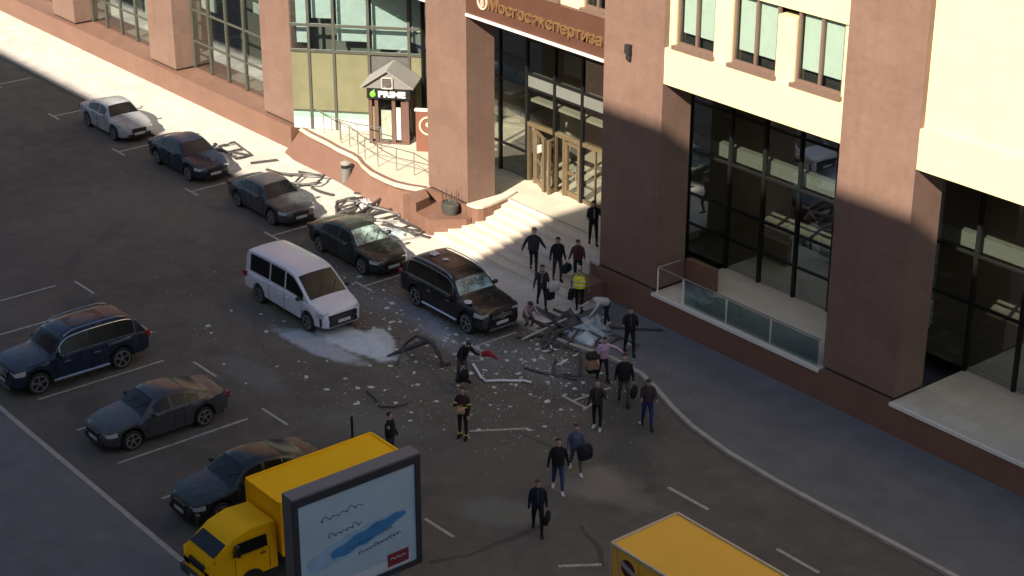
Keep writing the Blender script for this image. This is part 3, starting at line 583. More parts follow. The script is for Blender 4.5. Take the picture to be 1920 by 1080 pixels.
m = MB(); m.add([kw(-ev + .05, -0.16, 3.805), kw(2.04, -0.16, 3.805), kw(0.92, -0.16, 4.57), kw(-ev + .05, -0.10, 3.805), kw(2.04, -0.10, 3.805), kw(0.92, -0.10, 4.57)], [(0, 1, 2), (5, 4, 3), (0, 3, 4, 1), (1, 4, 5, 2), (2, 5, 3, 0)]); gb = m.build('gable', KGB, kz)
vq = kw(0.92, -0.2, 4.06)
m = MB()
for dx, dz, wx, wz in ((-0.23, 0, 0.05, 0.5), (0.23, 0, 0.05, 0.5), (0, 0.235, 0.41, 0.05), (0, -0.235, 0.41, 0.05)): m.box(kw(0.92 + dx, -0.2, 4.06 + dz), (wx, 0.08, wz), 0, 0, q3)
vf = m.build('vent_frame', M('vent_frame', (0.42, 0.40, 0.36), 0.5), gb)
m = MB(); m.ring(kw(0.92, -0.19, 4.06), 0.0, 0.18, 0.03, -KN, 20); m.build('vent', M('vent_dark', (0.10, 0.085, 0.07), 0.5), gb)
# brown totem with a ring emblem half behind the pillar
tp = at(787, 284, PZ); to = empty('info_totem', (tp.x, tp.y, PZ)); tag(to, 'reddish brown board with a pale ring emblem standing beside the left pillar', 'sign')
def tk(u, v, z): return Vector((tp.x, tp.y, 0)) + KD * u + KN * v + Vector((0, 0, z))
m = MB(); m.prism([tuple(tk(u, v, 0)[:2]) for u, v in ((-0.15, 0), (0.85, 0), (0.85, 0.16), (-0.15, 0.16))], PZ, PZ + 1.85); m.build('board', M('totem_brown', (0.19, 0.075, 0.045), 0.5, 0, 0.1), to)
m = MB(); m.ring(tk(0.42, -0.005, PZ + 1.2), 0.36, 0.43, 0.02, -KN, 28); m.ell(tk(0.42, -0.01, PZ + 1.25), (0.13, 0.02, 0.12), 12, 6, 0, q3); m.build('emblem', M('emblem_pale', (0.75, 0.6, 0.45), 0.5), to)
m = MB(); m.prism([tuple(tk(u, v, 0)[:2]) for u, v in ((-0.2, -0.04), (0.9, -0.04), (0.9, 0.2), (-0.2, 0.2))], PZ + 1.853, PZ + 1.93); m.build('cap', TRIM, to)
# hand rails of the landing
hr = empty('handrail', (-60.5, 42, PZ)); tag(hr, 'thin steel handrail on posts along the wavy landing edge', 'railing')
posts = [at(640, 268, PZ), at(656, 276, PZ), at(672, 289, PZ), at(685, 299, PZ), at(709, 312, PZ), at(744, 320, PZ), at(777, 329, PZ)]
for p in posts: MB().tube([p, p + Vector((0, 0, 1.0))], 0.022, 6).build('post', STEEL, hr)
for z in (1.0, 0.55): MB().tube([p + Vector((0, 0, z)) for p in posts] + [Vector((-57.2, 42.0, PZ + z))], 0.026 if z > 0.9 else 0.016, 6).build('rail', STEEL, hr, True)
hr2 = empty('handrail', (-64.5, 42.5, PZ)); tag(hr2, 'steel handrail running past the kiosk door to the far left', 'railing')
ps = [Vector((-67.0, 42.3, PZ)), Vector((-65.6, 42.25, PZ)), Vector((-64.4, 42.3, PZ)), Vector((-63.4, 42.55, PZ)), Vector((-62.3, 43.05, PZ))]
for p in ps: MB().tube([p, p + Vector((0, 0, 0.95))], 0.022, 6).build('post', STEEL, hr2)
MB().tube([p + Vector((0, 0, 0.95)) for p in ps], 0.026, 6).build('rail', STEEL, hr2, True)
hr3 = empty('handrail', (-42.6, 41.9, PZ)); tag(hr3, 'shaded steel railing with white posts on the landing beside the right pillar', 'railing')
for x in (-43.2, -41.9): MB().tube([(x, 41.75, PZ), (x, 41.75, PZ + 1.0)], 0.03, 6).build('post', TRIM, hr3)
MB().tube([(-43.25, 42.9, PZ + 0.95), (-43.2, 41.75, PZ + 1.0), (-41.9, 41.75, PZ + 1.0), (-35.4, 41.75, PZ + 1.0)], 0.028, 6).build('rail', STEEL, hr3)
for x0, x1 in ((-41.8, -39.8), (-39.7, -37.7), (-37.6, -35.5)): MB().b2((x0, 41.74, PZ + 0.06), (x1, 41.755, PZ + 0.94)).build('glass_panel', glassmat('rail_glass%d' % int(-x0), (0.5, 0.6, 0.62), 0.12), hr3)
# litter bin against the ramp wall
bp_ = at(651, 342, SW); bn = empty('litter_bin', (bp_.x, bp_.y - 0.05, SW)); tag(bn, 'grey metal litter bin with a dark slot against the brown ramp wall', 'bin')
n = 16
MB().loft([[(r_ * math.cos(2 * math.pi * q / n), r_ * math.sin(2 * math.pi * q / n), z) for q in range(n)] for r_, z in ((0.20, 0.02), (0.22, 0.05), (0.22, 0.70))]).build('body', M('bin_grey', (0.24, 0.235, 0.22), 0.45, 0.4), bn, True, True)
MB().loft([[(r_ * math.cos(2 * math.pi * q / n), r_ * math.sin(2 * math.pi * q / n), z) for q in range(n)] for r_, z in ((0.20, 0.70), (0.20, 0.86))]).build('slot', BLACKP, bn, True, True)
MB().loft([[(r_ * math.cos(2 * math.pi * q / n), r_ * math.sin(2 * math.pi * q / n), z) for q in range(n)] for r_, z in ((0.23, 0.86), (0.23, 0.93), (0.14, 0.98), (0.02, 0.99))]).build('lid', M('bin_lid', (0.34, 0.32, 0.28), 0.5, 0.3), bn, True, True)

# ------------------------------------------------------------------ vehicles
def lerp(a, b, t): return a + (b - a) * t
def interp(x, pts):
    if x <= pts[0][0]: return pts[0][1]
    for (a, u), (b, v) in zip(pts[:-1], pts[1:]):
        if x <= b: t = (x - a) / (b - a); t = t * t * (3 - 2 * t) if False else t; return lerp(u, v, t)
    return pts[-1][1]
def sm(pts, n=2):                                           # round the corners of a profile a little
    for _ in range(n):
        q = [pts[0]]
        for a, b in zip(pts[:-1], pts[1:]): q += [(lerp(a[0], b[0], .25), lerp(a[1], b[1], .25)), (lerp(a[0], b[0], .75), lerp(a[1], b[1], .75))]
        pts = q + [pts[-1]]
    return pts
def vehicle(name, S, paint, loc, rz, wsm=None):
    """S: a dict of profiles along the length (x forward)"""
    e = empty(name, loc, rz); L, Wd = S['L'], S['W']; x0, x1 = -L / 2, L / 2
    deck, plan, sill = sm(S['deck']), sm(S['plan']), sm(S['sill'])
    wr = S['wr']; ax = S['axles']
    def arch(x):
        z = interp(x, sill)
        for a in ax:
            d = abs(x - a); rr = wr + 0.075
            if d < rr: z = max(z, wr * 0.98 + math.sqrt(rr * rr - d * d))
        return z
    xs = sorted(set([x0 + L * i / 74 for i in range(75)] + [a + s * (wr + 0.074) for a in ax for s in (-1, 1)])); rings = []
    for x in xs:
        w = Wd / 2 * interp(x, plan); zt = interp(x, deck); zb = min(arch(x), zt - 0.12); h = zt - zb; c = 0.035
        half = [(w * 0.90, zb), (w * 0.985, zb + min(0.05, h * .2)), (w, zb + h * 0.45), (w * 0.985, zb + h * 0.72), (w * 0.955, zt - 0.05), (w * 0.90, zt), (w * 0.5, zt + c), (0, zt + c * 1.3)]
        rings.append([(x, y, z) for y, z in half] + [(x, -y, z) for y, z in half[-2::-1]])
    m = MB(); m.loft(rings, 0, closed=False, caps=True); body = m.build('body', paint, e, 32, True)
    MB().b2((x0 + .25, -Wd * .42, interp(0, sill) + 0.02), (x1 - .3, Wd * .42, interp(0, sill) + 0.32)).build('underbody', BLACKP, e, local=True)
    # greenhouse
    roof = sm(S['roof'], 2); tw = S['tw']; gx0, gx1 = S['roof'][0][0], S['roof'][-1][0]; gs = [gx0 + (gx1 - gx0) * i / 44 for i in range(45)]; rings = []
    def wb(x): return Wd / 2 * interp(x, plan) * 0.93
    def zr(x): return max(interp(x, roof), interp(x, deck) + 0.012)
    def side(x, v):                                          # a point on the cabin side
        zb_, zt_ = interp(x, deck) - 0.02, zr(x) - 0.05; top = lerp(wb(x), Wd / 2 * tw, min(1, max(0, (zr(x) - interp(x, deck)) / S['ch'])))
        return lerp(wb(x), top, v), lerp(zb_, max(zb_ + .01, zt_), v)
    for x in gs:
        a, b = side(x, 0), side(x, 0.5); c = side(x, 1.0); t = c[0]
        half = [a, b, c, (t - 0.07, zr(x) - 0.006), (t * 0.5, zr(x) + 0.02), (0, zr(x) + 0.028)]
        rings.append([(x, y, z) for y, z in half] + [(x, -y, z) for y, z in half[-2::-1]])
    MB().loft(rings, 0, closed=False, caps=True).build('cabin', paint, e, 32, True)
    for sd in (1, -1):
        for wx0, wx1 in S['windows']:
            m = MB(); n = 10; vs = []
            for i in range(n + 1):
                x = lerp(wx0, wx1, i / n); zsp = zr(x) - interp(x, deck)
                v1 = 0.90 if zsp > 0.2 else 0.5
                for v in (0.12, 0.5, v1):
                    y, z = side(x, v); vs.append((x, sd * (y + 0.012), z))
            m.add(vs, [(i * 3 + j, (i + 1) * 3 + j, (i + 1) * 3 + j + 1, i * 3 + j + 1) for i in range(n) for j in (0, 1)])
            m.build('side_window', CARGL, e, True, True)
        if S.get('chrome'):
            a, b = S['windows'][0][0], S['windows'][-1][1]; n = 16
            lo = [(lerp(a, b, i / n), sd * (side(lerp(a, b, i / n), .07)[0] + .016), side(lerp(a, b, i / n), .07)[1]) for i in range(n + 1)]
            hi = [(lerp(a, b, i / n), sd * (side(lerp(a, b, i / n), .95)[0] + .014), side(lerp(a, b, i / n), .95)[1]) for i in range(n + 1)]
            MB().tube([hi[0]] + lo, 0.016, 5).build('window_trim', CHROME, e, True, True); MB().tube([lo[0]] + hi + [lo[-1]], 0.014, 5).build('window_trim', CHROME, e, True, True)
        for dx in S['doors']:
            y = Wd / 2 * interp(dx, plan); zb_, zt_ = interp(dx, sill), interp(dx, deck); vs = [(dx, sd * y * k, lerp(zb_, zt_, q)) for q, k in ((.12, .99), (.45, 1.003), (.72, .99), (.95, .955))]
            MB().tube([(p[0], p[1] + sd * 0.001, p[2]) for p in vs], 0.008, 4).build('door_seam', BLACKP, e, local=True)
        for hx in S['handles']:
            y = Wd / 2 * interp(hx, plan); MB().box((hx, sd * (y + 0.008), lerp(interp(hx, sill), interp(hx, deck), .74)), (0.22, 0.035, 0.035)).build('door_handle', CHROME if S.get('chrome') else paint, e, local=True)
        mx = S['mirror']; y = wb(mx); z = interp(mx, deck)
        MB().ell((mx, sd * (y + 0.16), z + 0.08), (0.10, 0.12, 0.085), 10, 6).tube([(mx + .03, sd * (y - 0.02), z), (mx + .02, sd * (y + .12), z + .06)], 0.03, 6).build('wing_mirror', BLACKP if S.get('van') else paint, e, True, True)
        # lamps wrap round the corners
        lx = S['lamp']; vs = []
        n = 7
        for i in range(n + 1):
            x = lerp(lx[0], lx[1], i / n); w = Wd / 2 * interp(x, plan)
            for z, k in ((lx[2], 1.0), (lx[3], 0.985)): vs.append((x + 0.012, sd * (w * k + 0.014), z - 0.04 * i / n * (1 if z == lx[3] else 0)))
        w = Wd / 2 * interp(lx[1], plan); vs += [(lx[1] + 0.025, sd * w * 0.66, lx[2] + 0.03), (lx[1] + 0.02, sd * w * 0.66, lx[3] - 0.05)]
        MB().add(vs, [(2 * i, 2 * i + 2, 2 * i + 3, 2 * i + 1) for i in range(n + 1)]).build('headlight', LAMPG, e, True, True)
        rx = -L / 2; w = Wd / 2 * interp(rx + .05, plan)
        MB().box((rx + 0.10, sd * w * 0.93, lx[3] + 0.02), (0.26, 0.16, 0.2)).build('tail_light', REDL, e, local=True)
        for a in ax:
            yw = Wd / 2 - 0.13; n = 22
            prof = [(wr - .09, -.10), (wr - .02, -.11), (wr, -.07), (wr, .07), (wr - .02, .11), (wr - .10, .10)]
            ty = MB().loft([[(a + r_ * math.cos(2 * math.pi * q / n), sd * (yw + t), wr + r_ * math.sin(2 * math.pi * q / n)) for q in range(n)] for r_, t in prof], 0, True, False)
            tyo = ty.build('wheel', RUB, e, True, True)
            rm = MB(); ri = wr - .09
            rm.ring((a, sd * (yw + .085), wr), ri - .035, ri + .005, 0.03 * sd, (0, 1, 0), 22); rm.ring((a, sd * (yw + .07), wr), 0, .06, 0.03 * sd, (0, 1, 0), 10)
            for q in range(5):
                th = 2 * math.pi * q / 5 + .3
                for o_ in (-.1, .1): rm.bar((a + .03 * math.cos(th), sd * (yw + .085), wr + .03 * math.sin(th)), (a + ri * math.cos(th + o_), sd * (yw + .095), wr + ri * math.sin(th + o_)), 0.03, 0.025)
            rm.build('rim', RIM, tyo, local=True)
            MB().ring((a, sd * (yw + .0), wr), 0, ri, 0.01, (0, 1, 0), 18).build('brake_disc', DARKMET, tyo, local=True)
    def glassgrid(nm, xa, xb, mat, inset=0.10):
        m = MB(); n = 10; k = 8; vs = []
        for i in range(n + 1):
            x = lerp(xa, xb, i / n); t = side(x, 1.0)[0] - inset
            for j in range(k + 1):
                u = -1 + 2 * j / k; vs.append((x + (0.006 if xb > xa else 0.006), u * t, zr(x) + 0.032 - 0.028 * abs(u) ** 2 + 0.004))
        m.add(vs, [(i * (k + 1) + j, (i + 1) * (k + 1) + j, (i + 1) * (k + 1) + j + 1, i * (k + 1) + j + 1) for i in range(n) for j in range(k)]); return m.build(nm, mat, e, True, True)
    glassgrid('windscreen', *S['wscr'], wsm or CARGL); glassgrid('rear_window', *S['rscr'], CARGL)
    for sy in (-.35, .15):
        xa = S['wscr'][1] if S['wscr'][1] > S['wscr'][0] else S['wscr'][0]
        MB().bar((xa - .02, sy * Wd / 2 * 1.2, zr(xa) + 0.045), (xa - .35, (sy + .35) * Wd / 2 * 1.2, zr(xa - .35) + 0.05), 0.02, 0.015).build('wiper', BLACKP, e, local=True)
    # nose: grille, bumper intake, number plate
    gz0, gz1, gw = S['grille']; gx = x1 - 0.02
    gr = MB().box((gx, 0, (gz0 + gz1) / 2), (0.09, gw, gz1 - gz0)).build('grille', BLACKP, e, local=True)
    for z in S.get('bars', ()): MB().box((gx + .03, 0, z), (0.05, gw * .96, 0.035)).build('grille_bar', CHROME, gr, local=True)
    if S.get('star'):
        em = MB().ring((gx + .05, 0, S['star']), 0.10, 0.125, 0.02, (1, 0, 0), 20)
        for q in range(3): th = math.pi / 2 + q * 2 * math.pi / 3; em.bar((gx + .06, 0, S['star']), (gx + .06, 0.11 * math.cos(th), S['star'] + .11 * math.sin(th)), 0.03, 0.02)
        em.build('emblem', CHROME, gr, local=True)
    bz = S['bump']; MB().box((x1 - 0.03, 0, bz), (0.11, Wd * .62, 0.17)).build('lower_intake', BLACKP, e, local=True)
    MB().box((x1 + 0.03, 0, bz + S.get('plz', .12)), (0.02, 0.52, 0.115)).build('number_plate', M('plate_white', (0.5, 0.5, 0.5), 0.5), e, local=True)
    if S.get('skid'): MB().box((x1 + 0.012, 0, bz - .09), (0.08, Wd * .55, 0.06)).build('skid_trim', CHROME, e, local=True)
    MB().box((x0 - 0.01, 0, 0.75), (0.02, 0.52, 0.115)).build('number_plate', M('plate_white', (0.5, 0.5, 0.5), 0.5), e, local=True)
    if S.get('rails'):
        a, b = S['rails']
        for sd in (1, -1):
            pts = [(lerp(a, b, i / 8), sd * (Wd / 2 * tw - .05), zr(lerp(a, b, i / 8)) + (0.06 if 0 < i < 8 else 0.0)) for i in range(9)]
            MB().tube(pts, 0.02, 6).build('roof_rail', CHROME, e, True, True)
        MB().add([(lerp(a, b, .25 + .55 * i), y, zr(lerp(a, b, .25 + .55 * i)) + .034) for i in (0, 1) for y in (-.42, .42)], [(0, 1, 3, 2)]).build('sunroof', CARGL, e, local=True)
        for sd in (1, -1): MB().tube([(ax[0] + .5, sd * (Wd / 2 + .02), .36), (ax[1] - .5, sd * (Wd / 2 + .02), .36)], 0.05, 6).build('running_board', CHROME, e, True, True)
    return e
def spec_sedan(L=4.85, W=1.86, H=1.47):
    h = L / 2
    return dict(L=L, W=W, wr=0.335, axles=(-h + 1.02, h - 0.9), tw=0.66, ch=0.50,
        deck=[(-h, .72), (-h + .06, .95), (-h + .5, 1.01), (-h + 1.2, .99), (h - 1.65, .96), (h - 1.2, .93), (h - .5, .84), (h - .12, .72), (h, .55)],
        plan=[(-h, .70), (-h + .12, .88), (-h + .5, .97), (-.3, 1), (h - 1.2, .985), (h - .45, .92), (h - .12, .80), (h, .60)],
        sill=[(-h, .40), (-h + .3, .27), (-h + .8, .22), (h - .8, .22), (h - .3, .22), (h, .30)],
        roof=[(-h + .55, 1.0), (-h + .75, 1.08), (-h + 1.45, H - .09), (-h + 1.95, H - .015), (-.1, H), (.35, H - .035), (h - 1.35, .96), (h - 1.25, .93)],
        windows=[(-h + 1.15, -h + 1.55), (-h + 1.6, -.18), (-.08, h - 1.75)], doors=(-h + 1.75, -.13, h - 1.45), handles=(-h + 2.0, .05), mirror=h - 1.72,
        lamp=(h - .42, h - .10, .60, .76), wscr=(.40, h - 1.37), rscr=(-h + .72, -h + 1.5), grille=(.46, .66, .70), bump=.33, plz=.10)
def spec_suv():
    L, W, H = 5.1, 1.96, 1.84; h = L / 2
    return dict(L=L, W=W, wr=0.385, axles=(-h + 1.15, h - 0.88), tw=0.76, ch=0.62, chrome=True,
        deck=[(-h, .95), (-h + .05, 1.12), (-h + .5, 1.16), (h - 1.75, 1.14), (h - 1.3, 1.13), (h - .5, 1.06), (h - .14, .96), (h, .70)],
        plan=[(-h, .80), (-h + .12, .92), (-h + .5, .98), (0, 1), (h - 1.1, .99), (h - .4, .95), (h - .1, .86), (h, .72)],
        sill=[(-h, .46), (-h + .3, .36), (h - .4, .34), (h, .36)],
        roof=[(-h + .1, 1.13), (-h + .22, 1.3), (-h + .5, H - .14), (-h + .85, H - .02), (-.6, H), (.2, H - .04), (.62, H - .12), (h - 1.42, 1.15), (h - 1.32, 1.12)],
        windows=[(-h + .55, -h + 1.25), (-h + 1.32, -.30), (-.22, h - 1.75)], doors=(-h + 1.5, -.26, h - 1.5), handles=(-.5, .6), mirror=h - 1.72,
        lamp=(h - .45, h - .10, .80, .98), wscr=(.68, h - 1.46), rscr=(-h + .24, -h + .5), grille=(.62, .92, .95), bars=(.82, .74), star=.78, bump=.42, plz=.10, skid=True, rails=(-h + .8, .55))
def spec_van(H=1.95, L=5.1, W=1.95):
    h = L / 2
    return dict(L=L, W=W, wr=0.34, axles=(-h + 1.0, h - 0.92), tw=0.80, ch=0.85, van=True,
        deck=[(-h, .95), (-h + .04, 1.08), (h - 1.2, 1.10), (h - .8, 1.08), (h - .25, .95), (h - .06, .80), (h, .62)],
        plan=[(-h, .93), (-h + .1, .98), (0, 1), (h - 1.0, .99), (h - .4, .94), (h - .1, .84), (h, .70)],
        sill=[(-h, .38), (h - .3, .28), (h, .30)],
        roof=[(-h + .01, 1.1), (-h + .06, H - .2), (-h + .25, H - .02), (0, H), (h - 2.1, H - .03), (h - 1.75, H - .12), (h - .85, 1.12), (h - .75, 1.08)],
        windows=[(-h + .4, -h + 1.7), (-h + 1.8, .15), (.25, h - 1.2)], doors=(-h + 1.75, .2, h - 1.25), handles=(.0, .4), mirror=h - 1.25,
        lamp=(h - .38, h - .10, .70, .90), wscr=(h - 1.72, h - .88), rscr=(-h + .05, -h + .2), grille=(.56, .76, 1.2), bump=.42, plz=.06)
v = vehicle('sedan', spec_sedan(), P_SEDAN, (-52.72 - 2.43, 36.85, 0), 0, WSH2); tag(v, 'dusty black green sedan with a pale windscreen parked right behind the black SUV', 'car', 'cars parked along the kerb')
suv = vehicle('suv', spec_suv(), P_SUV, (-45.98 - 2.55, 36.78, 0), 0, WSH1); tag(suv, 'large black SUV with roof rails and shattered windscreen parked before the stairs', 'car', 'cars parked along the kerb')
v = vehicle('van', spec_van(), P_VAN, (-49.75 - 2.55, 32.45, 0), R(1)); tag(v, 'white passenger van with black lower bumper standing in the road', 'van')
MB().loft([[(x - (0.0 if abs(u) < .5 else (.10 if abs(u) < .9 else .26)), u * 0.86 * k, z) for u in (-1, -.8, -.4, 0, .4, .8, 1)] for x, z, k in ((2.50, .30, 1), (2.60, .36, 1.02), (2.615, .50, 1.03), (2.60, .66, 1.03), (2.54, .74, 1.0), (2.44, .78, .97))], 0, False, False).build('front_bumper', M('bumper_black', (0.02, 0.02, 0.022), 0.5), v, True, True); MB().box((2.635, 0, .52), (.02, .52, .11)).build('number_plate', M('plate_white', (0.5, 0.5, 0.5), 0.5), v, local=True)
spots = [(-61.6, 36.9, 'graphite sedan parked next but one behind the black SUV', P_A, spec_sedan(4.6)), (-68.4, 36.85, 'dark blue sedan parked along the sunny kerb near the glass corner', P_B, spec_sedan(4.7)), (-75.2, 36.85, 'silver sedan farthest up the row along the kerb', P_C, spec_sedan(4.5))]
for x, y, lab, pt, sp in spots: v = vehicle('sedan', sp, pt, (x, y, 0), 0); tag(v, lab, 'car', 'cars parked along the kerb')
# vans and cars nose-in on the near side
for x, lab, pt, sp in ((-41.9, 'black sedan parked nose in beside the yellow van', P_SEDAN, spec_sedan(4.7)), (-47.5, 'graphite sedan parked nose in with an empty bay beside it', P_A, spec_sedan(4.5))):
    v = vehicle('sedan', sp, pt, (x, 23.75, 0), R(-90)); tag(v, lab, 'car', 'vehicles parked nose in on the near side')
v = vehicle('suv', spec_suv(), P_B, (-53.0, 23.5, 0), R(-90)); tag(v, 'dark blue SUV parked nose in farthest along the near side', 'car', 'vehicles parked nose in on the near side')
# yellow box lorries
def box_truck(name, loc, rz, L, Wd, zt, paint, cab=True):
    e = empty(name, loc, rz); h, w = L / 2, Wd / 2
    MB().b2((-h, -w, 0.95), (h, w, zt)).build('cargo_box', paint, e, local=True)
    m = MB(); k = 0.035
    for y in (-w - .01, w + .01): m.b2((-h - .02, y - k, zt - .04), (h + .02, y + k, zt + .035)); m.b2((-h - .02, y - k, .93), (h + .02, y + k, 1.0))
    for x in (-h - .01, h + .01):
        m.b2((x - k, -w + .03, zt - .038), (x + k, w - .03, zt + .032))
        for y in (-w - .01, w + .01): m.b2((x - .028, y - .028, 1.0), (x + .028, y + .028, zt - .04))
    m.build('box_trim', YTRIM if paint is YEL2 else YEL, e, local=True)
    MB().b2((-h + .05, -w + .17, .55), (h + 1.9, w - .17, .9)).build('chassis', BLACKP, e, local=True)
    for x in (-h + 1.1, h + .95):
        for y in (-w + .22, w - .22):
            n = 20; MB().loft([[(x + r_ * math.cos(2 * math.pi * q / n), y + t, .42 + r_ * math.sin(2 * math.pi * q / n)) for q in range(n)] for r_, t in ((.1, -.13), (.38, -.13), (.42, -.09), (.42, .09), (.38, .13), (.1, .13))]).build('wheel', RUB, e, True, True)
    c = MB().loft([[(h + x, y * w / 1.17, z) for y, z in ((-1.0 * k2, .6), (-1.02 * k2, 1.4), (-.92 * k2, z2), (.92 * k2, z2), (1.02 * k2, 1.4), (1.0 * k2, .6))] for x, z2, k2 in ((.1, zt - .6, 1), (.85, zt - .55, 1), (1.4, zt - .7, 1), (2.0, 1.5, .97), (2.2, 1.1, .93))], 0, True, True).build('cab', paint, e, 30, True)
    z2 = zt - .7; MB().add([(h + 1.47, -.8 * w / 1.17, z2 - .06), (h + 1.47, .8 * w / 1.17, z2 - .06), (h + 2.02, .85 * w / 1.17, 1.53), (h + 2.02, -.85 * w / 1.17, 1.53)], [(0, 1, 2, 3)]).build('windscreen', CARGL, c, local=True)
    for y in (-1, 1):
        MB().box((h + 2.15, y * w * .64, 1.0), (.1, .3, .2)).build('headlight', LAMPG, c, local=True)
        MB().add([(h + .45, y * (w * .98), 1.45), (h + 1.55, y * (w * .98), 1.45), (h + 1.35, y * (w * .92), z2 - .1), (h + .45, y * (w * .92), z2 - .1)], [(0, 1, 2, 3)]).build('side_window', CARGL, c, local=True)
        MB().box((h - 0.02 - L, y * w * .8, 1.1), (.06, .12, .2)).build('tail_light', REDL, e, local=True)
    gr = MB().box((h + 2.19, 0, 1.12), (.06, w * .9, .22)).build('grille', BLACKP, c, local=True); MB().box((h + 2.18, 0, .70), (.18, w * 1.9, .24)).build('bumper', M('bumper_grey', (0.05, 0.05, 0.05), 0.6), c, local=True)
    MB().box((h + 2.285, 0, .70), (.02, .5, .11)).build('number_plate', M('plate_white', (0.5, 0.5, 0.5), 0.5), c, local=True)
    for y in (-1, 1):
        MB().box((h + 1.5, y * (w + .18), 1.75), (.10, .16, .32)).bar((h + 1.5, y * (w * .9), 1.6), (h + 1.5, y * (w + .16), 1.65), .03, .03).build('wing_mirror', BLACKP, c, local=True)
        for sx_ in (.42, 1.5): MB().bar((h + sx_, y * (w + .012), .75), (h + sx_, y * (w + .012), 1.42), .012, .012).build('door_seam', BLACKP, c, local=True)
        MB().box((h + .62, y * (w * 1.0 + .01), 1.3), (.16, .03, .035)).build('door_handle', BLACKP, c, local=True)
        for q in range(1, 6): MB().bar((-h + L * q / 6, y * (w + .004), 1.0), (-h + L * q / 6, y * (w + .004), zt - .05), .018, .008).build('panel_seam', M('seam_dark_yellow', tuple(k_ * .6 for k_ in (0.68, 0.37, 0.055)), 0.6), e, local=True)  # panel seams in a darker yellow
    return e
yv = box_truck('box_van', (-37.96, 24.05, 0), R(-90), 4.2, 1.72, 2.6, YEL); tag(yv, 'bright yellow box van with plain flat roof parked behind the billboard', 'van', 'vehicles parked nose in on the near side')
tk_ = box_truck('box_truck', (-26.4, 28.32, 0), 0, 6.1, 2.32, 3.0, YEL2); tag(tk_, 'ochre yellow box truck with a dark and white round emblem near the right edge', 'truck')
MRED = M('emblem_maroon', (0.07, 0.012, 0.016), 0.5); MWH = M('emblem_white', (0.36, 0.31, 0.30), 0.5)
lg = MB(); lc = Vector((-2.42, -1.166, 2.52))
for k, (mat_, a) in enumerate(((MRED, 0),)): lg.ring(lc, 0, 0.26, 0.006, (0, -1, 0), 24)
lgo = lg.build('emblem', MRED, tk_, local=True)
MB().box(lc + Vector((.02, -.009, 0)), (0.56, 0.006, 0.15), 0, 0, Matrix.Rotation(R(18), 3, 'Y')).build('emblem_band', MWH, lgo, local=True)
MB().bar(lc + Vector((-.42, -.008, .42)), lc + Vector((-.30, -.008, -.35)), 0.05, 0.006).build('stripe', MWH, tk_, local=True)
m = MB()
for k in range(3): m.ring(lc + Vector((.72 + .2 * k, -.004, -.02)), 0.035, 0.075, 0.006, (0, -1, 0), 12)
m.build('lettering', MWH, tk_, local=True)

# ------------------------------------------------------------------ billboard
bb = empty('billboard', (-34.0, 22.4, SW)); tag(bb, 'large light blue framed billboard on a leg with blue brush stroke and red box', 'billboard')
Y1, Y0, Z0, Z1, BX = 24.12, 20.2, 1.62, 4.93, -33.62
fr_ = MB()
FRG = M('billboard_frame', (0.16, 0.155, 0.16), 0.45, 0.3, 0.1); FRD = M('billboard_inner_frame', (0.035, 0.035, 0.042), 0.4, 0.2, 0.1)
fr_.b2((BX - .42, Y0, Z1 - .04), (BX + .05, Y1, Z1 + .02)); fr_.b2((BX - .42, Y1 - .05, Z0), (BX - .0, Y1, Z1 - .041)); fr_.b2((BX - .42, Y0, Z0), (BX - .0, Y0 + .05, Z1 - .041)); fr_.b2((BX - .42, Y0, Z0 - .06), (BX + .02, Y1, Z0 - .001)); fr_.b2((BX - .42, Y0 + .05, Z0), (BX - .38, Y1 - .05, Z1 - .042))
fr_.build('case', FRG, bb)
m = MB(); m.b2((BX, Y0 + .002, Z1 - .26), (BX + .06, Y1 - .002, Z1 - .045)); m.b2((BX, Y1 - .16, Z0 + .14), (BX + .058, Y1 - .003, Z1 - .262)); m.b2((BX, Y0 + .003, Z0 + .14), (BX + .058, Y0 + .16, Z1 - .262)); m.b2((BX, Y0 + .002, Z0), (BX + .06, Y1 - .002, Z0 + .138)); m.build('frame', FRD, bb)
ps_ = MB().b2((BX - .3, Y0 + .06, Z0 + .02), (BX + .01, Y1 - .07, Z1 - .06)).build('poster', POSTER, bb)
fx = BX + .016
def flat(name, yz, mat, dx=0.0):
    m = MB(); n = len(yz); m.add([(fx + dx, y, z) for y, z in yz] + [(fx + dx - .004, y, z) for y, z in yz], [tuple(range(n)), tuple(range(2 * n - 1, n - 1, -1))] + [(i, (i + 1) % n, n + (i + 1) % n, n + i) for i in range(n)]); return m.build(name, mat, ps_)
def strip(name, pts, w, mat, dx=0.0):
    m = MB(); top = []; bot = []
    for i, p in enumerate(pts):
        a, b = pts[max(0, i - 1)], pts[min(len(pts) - 1, i + 1)]; d = Vector((0, b[0] - a[0], b[1] - a[1])).normalized(); nn = Vector((0, -d.z, d.y)); ww = w(i / (len(pts) - 1)) if callable(w) else w
        top.append((fx + dx, p[0] + nn.y * ww / 2, p[1] + nn.z * ww / 2)); bot.append((fx + dx, p[0] - nn.y * ww / 2, p[1] - nn.z * ww / 2))
    k = len(pts); m.add(top + bot, [(i, i + 1, k + i + 1, k + i) for i in range(k - 1)]); return m.build(name, mat, ps_)
BLU = M('brush_blue', (0.035, 0.17, 0.38), 0.5, 0, 0.25, 3); BLU2 = M('brush_pale_blue', (0.24, 0.36, 0.50), 0.5, 0, 0.15, 2); INK = M('poster_ink', (0.06, 0.10, 0.16), 0.5); RDB = M('poster_red', (0.17, 0.018, 0.025), 0.5); WHB = M('poster_white', (0.46, 0.49, 0.52), 0.5, 0, 0.05)
w_ = lambda t: 0.40 * math.sin(math.pi * min(1, t * .85 + .12)) ** .6
